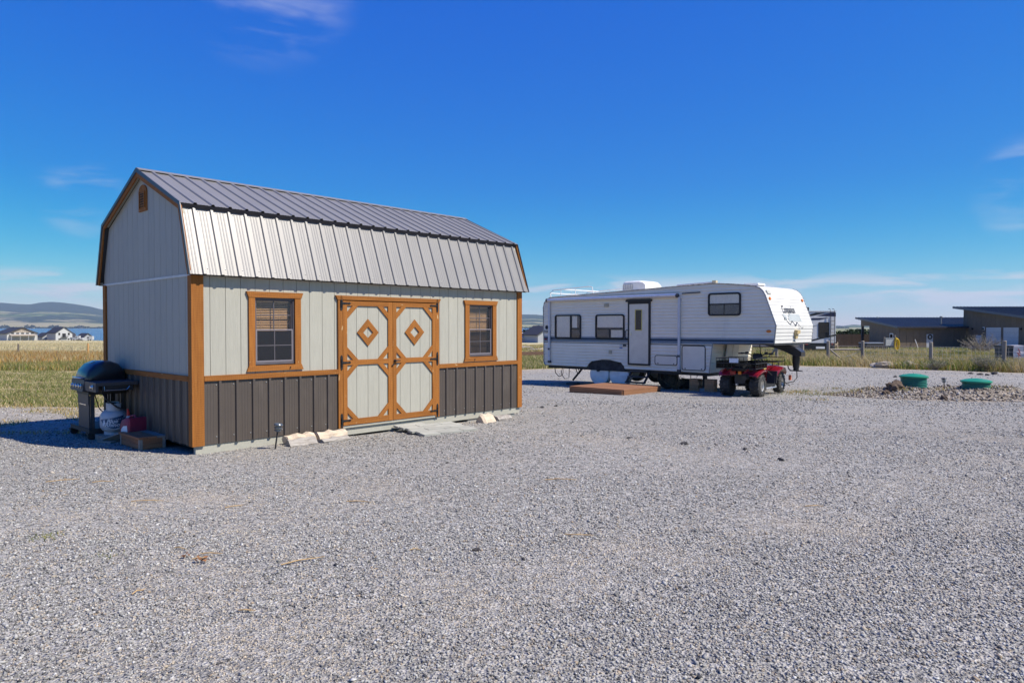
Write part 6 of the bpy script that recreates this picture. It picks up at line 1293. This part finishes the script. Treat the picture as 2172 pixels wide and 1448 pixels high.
for i, (u_, y_, h, r_, lab) in enumerate(((1122, 300, 5.2, 3.4, 'round dark tree behind the pale-roofed low building'), (1110, 285, 4.0, 3.0, 'dark tree close to the right shed wall by the lake'), (1103, 280, 3.2, 2.5, 'low dark bush tree at the shed edge by the lake'), (1800, 160, 3.0, 2.6, 'dark tree above the brown board fence'), (1824, 165, 3.5, 2.8, 'taller dark tree seen through the open house porch'), (1848, 170, 3.0, 2.6, 'dark round tree right of the one in the porch'))): tree(lab, U(u_) * y_, y_, h, r_, 70 + i)
# wooded far shore, one mass
n = 9000; u_ = rng.uniform(-300, 1800, n); yy = 5950 + 120 * rng.random(n); hgt = 26 * (.3 + .7 * rng.random(n)) * (.35 + .9 * wnz(u_ / 9., u_ * 0, 1.1) ** 2)
base = np.c_[U(u_) * yy, yy, LAKE_Z + hgt * rng.random(n)]; s = 9.0 * (.5 + rng.random((n, 1))); dx = np.c_[np.ones(n), np.zeros(n), np.zeros(n)]; a = rng.random(n) * 3.14; dx = np.c_[np.cos(a), np.sin(a), np.zeros(n)]; dz = np.c_[np.zeros(n), np.zeros(n), np.ones(n)]
v = np.stack([base - dx * s, base + dz * s * .7, base + dx * s, base - dz * s * .5], 1).reshape(-1, 3); c = np.array([(.015, .025, .015), (.025, .04, .02)])[rng.integers(0, 2, n)]
tag(cloud_mesh('far_shore_trees', v, np.arange(n * 4).reshape(-1, 4), np.repeat(c, 4, 0), GRASSM), 'dark band of trees along the far lake shore', 'trees')

# ================================================================= crushed stone as geometry near the camera
STONEM = mat('crushed_stone', (1.0, 1.0, 1.0), .85, c2=(.84, .84, .84), scale=90, attr='tint', spec=.3)
def stones(name, label, xy, r, zf, sink=.25, cols=None, wts=None):
    n = len(xy); o6 = np.array([(1, 0, 0), (-1, 0, 0), (0, 1, 0), (0, -1, 0), (0, 0, 1), (0, 0, -1)], float)
    v = o6[None] * (1 + .9 * (rng.random((n, 6, 1)) - .5)) + .3 * (rng.random((n, 6, 3)) - .5)
    ax = np.stack([.75 + .6 * rng.random(n), .6 + .5 * rng.random(n), .45 + .4 * rng.random(n)], -1); v = v * ax[:, None, :] * r[:, None, None]
    a, t1 = rng.random(n) * 6.283, rng.normal(0, .45, n); ca, sa, ct, s1 = np.cos(a)[:, None], np.sin(a)[:, None], np.cos(t1)[:, None], np.sin(t1)[:, None]
    x, y, z = v[..., 0], v[..., 1], v[..., 2]; x, z = x * ct - z * s1, x * s1 + z * ct; x, y = x * ca - y * sa, x * sa + y * ca
    zg = zf(xy[:, 0], xy[:, 1])[:, None] + (1 - 2 * sink) * .5 * r[:, None]
    V = np.stack([x + xy[:, :1], y + xy[:, 1:], z + zg], -1).reshape(-1, 3)
    F = np.array([(0, 2, 4), (2, 1, 4), (1, 3, 4), (3, 0, 4), (2, 0, 5), (1, 2, 5), (3, 1, 5), (0, 3, 5)]); f = (np.arange(n)[:, None, None] * 6 + F[None]).reshape(-1, 3)
    cols = np.array(cols); c = cols[rng.choice(len(cols), n, p=wts)] * (.8 + .4 * rng.random((n, 1))) * (1.0 + .16 * wnz(xy[:, 0] + 3, xy[:, 1] * 1.3, .55))[:, None]
    ob = cloud_mesh(name, V, f, np.repeat(c, 6, 0), STONEM); return tag(ob, label, 'gravel')
SC_ = [(.335, .327, .305), (.252, .247, .233), (.158, .155, .148), (.455, .445, .42), (.37, .32, .255), (.06, .06, .062), (.30, .235, .165)]; SWT = [.34, .24, .12, .12, .10, .05, .03]
def in_shed(p):
    rx, ry = p[:, 0] - SC[0], p[:, 1] - SC[1]; s, t = rx * SD[0] + ry * SD[1], rx * SN[0] + ry * SN[1]; return (s > 0) & (s < SL) & (t > 0) & (t < SWD)
P1 = []
for y0, y1, dens in ((2.9, 4.2, 3400), (4.2, 5.6, 2300), (5.6, 7.6, 1300), (7.6, 11, 560), (11, 17, 170), (17, 25, 40), (25, 38, 9)):
    area = (2760 / FPX) * (y1 * y1 - y0 * y0) / 2; n = int(area * dens); y = np.sqrt(y0 * y0 + (y1 * y1 - y0 * y0) * rng.random(n)); u_ = -294 + 2760 * rng.random(n); P1.append(np.c_[U(u_) * y, y])
p = np.concatenate(P1); p = p[~in_shed(p) & (edge(p[:, 0], p[:, 1]) > .3)]
def worn(x, y): return wnz(x + 2 * np.sin(y * .5), y, 1.1) * .45 + wnz(x, y + 1.2 * np.sin(x * .8), 2.9) * .3 + .25 * wnz(x, y, 7.3)
wq = worn(p[:, 0], p[:, 1]) + .34 * (rng.random(len(p)) - .5) > .625
r = .0058 + .0062 * rng.random(len(p)) ** 1.8; r[rng.random(len(p)) < .01] *= 1.7
r *= np.interp(p[:, 1], [3, 8, 15, 30], [1, 1.25, 1.9, 3.2])
stones('gravel', 'loose grey crushed stone covering the yard', p[~wq], r[~wq], gz, cols=SC_, wts=SWT)
stones('gravel_fines', 'beige grit in the worn patches of the yard', p[wq], r[wq] * .68, gz, cols=[(.43, .37, .29), (.48, .435, .365), (.36, .32, .27), (.24, .225, .2), (.45, .375, .275)], wts=[.34, .2, .2, .1, .16])
p = np.c_[rng.uniform(8.2, 14.6, 15000), rng.uniform(16.2, 20.6, 15000)]; hv = heap_h(p[:, 0], p[:, 1]); p = p[hv > .0 + .02 * rng.random(len(p))]
stones('heap_stones', 'loose stones and clods on the spoil heap', p, .012 + .035 * rng.random(len(p)) ** 3, lambda x, y: gz(x, y) + heap_h(x, y), cols=[(.27, .235, .19), (.17, .135, .10), (.33, .31, .285), (.09, .072, .055), (.38, .345, .29)], wts=[.3, .22, .2, .14, .14])
# small litter on the gravel
TWM = mat('straw_twig', (.48, .33, .16), .85, c2=(.38, .25, .12)); DKR = mat('dark_stone', (.05, .045, .045), .8)
def gpt(u, v):
    y = HC * FPX / (v - 693.35)
    for _ in range(6): y = (HC - gzf(U(u) * y, y)) * FPX / (v - 693.35)
    return U(u) * y, y
for i, (u_, v_, l, a, k) in enumerate(((445, 1180, .16, 0, 0), (420, 1190, .10, .3, 0), (380, 1168, .12, -.3, 0), (640, 1195, .30, .6, 0), (495, 1078, .16, .5, 0), (760, 1068, .24, -.1, 0), (310, 1066, .3, .05, 0), (215, 1025, .2, .3, 0), (520, 1302, .1, 0, 0), (1190, 1020, .34, .05, 0), (1230, 1140, .22, -.2, 0), (880, 1172, .08, -.1, 0), (1730, 1077, .16, 0, 0), (290, 1262, .1, 1.1, 0), (130, 1022, .3, .5, 0))):
    x, y = gpt(u_, v_); t = thing('dry_twig', 'thin straw-coloured twig lying on the foreground gravel', 'twig', (x, y, gzf(x, y) + .012), a, 'dry twigs on the gravel')
    MB().tube([(-l / 2, 0, 0), (-l * .1, .012 * math.sin(i * 3), .008), (l * .2, -.01 * math.sin(i), .004), (l / 2, .02 * math.sin(i * 2), .002)], [.0045, .005, .004, .002], 5).build('stem', TWM, t)
for i, (u_, v_, s) in enumerate(((1453, 943, .05), (1582, 954, .035), (1658, 977, .04), (1334, 930, .03), (948, 983, .022), (1150, 865, .05), (1180, 862, .04), (1712, 773, .2), (1900, 800, .08), (2080, 795, .12), (2110, 794, .16), (2095, 796, .1), (2060, 793, .1), (1010, 1170, .03))):
    x, y = gpt(u_, v_); rock_obj('dark_stone', 'small dark stone lying loose on the pale gravel', 'stone', x, y, s, s * .7, s * .6, DKR, i, 'dark stones on the gravel', 80 + i)
for i, (u_, v_) in enumerate(((422, 1197), (388, 1188))):
    x, y = gpt(u_, v_); t = thing('leaf_litter', 'small clump of brown dead leaves on the gravel, %s' % ('the larger one' if i == 0 else 'the smaller one'), 'leaves', (x, y, gzf(x, y)), i); 
    for k in range(9 - 4 * i): MB().add([(0, -.012, 0), (.02, 0, .006), (0, .012, .002), (-.02, 0, .008)], [(0, 1, 2, 3)]).build('leaf', mat('dead_leaf', (.22, .10, .04), .9), t, M=Matrix.Translation((.03 * math.sin(k * 2.1), .02 * math.cos(k * 1.7), .016 + .003 * k)) @ Matrix.Rotation(k, 4, 'Z') @ Matrix.Rotation(.4, 4, 'X'))
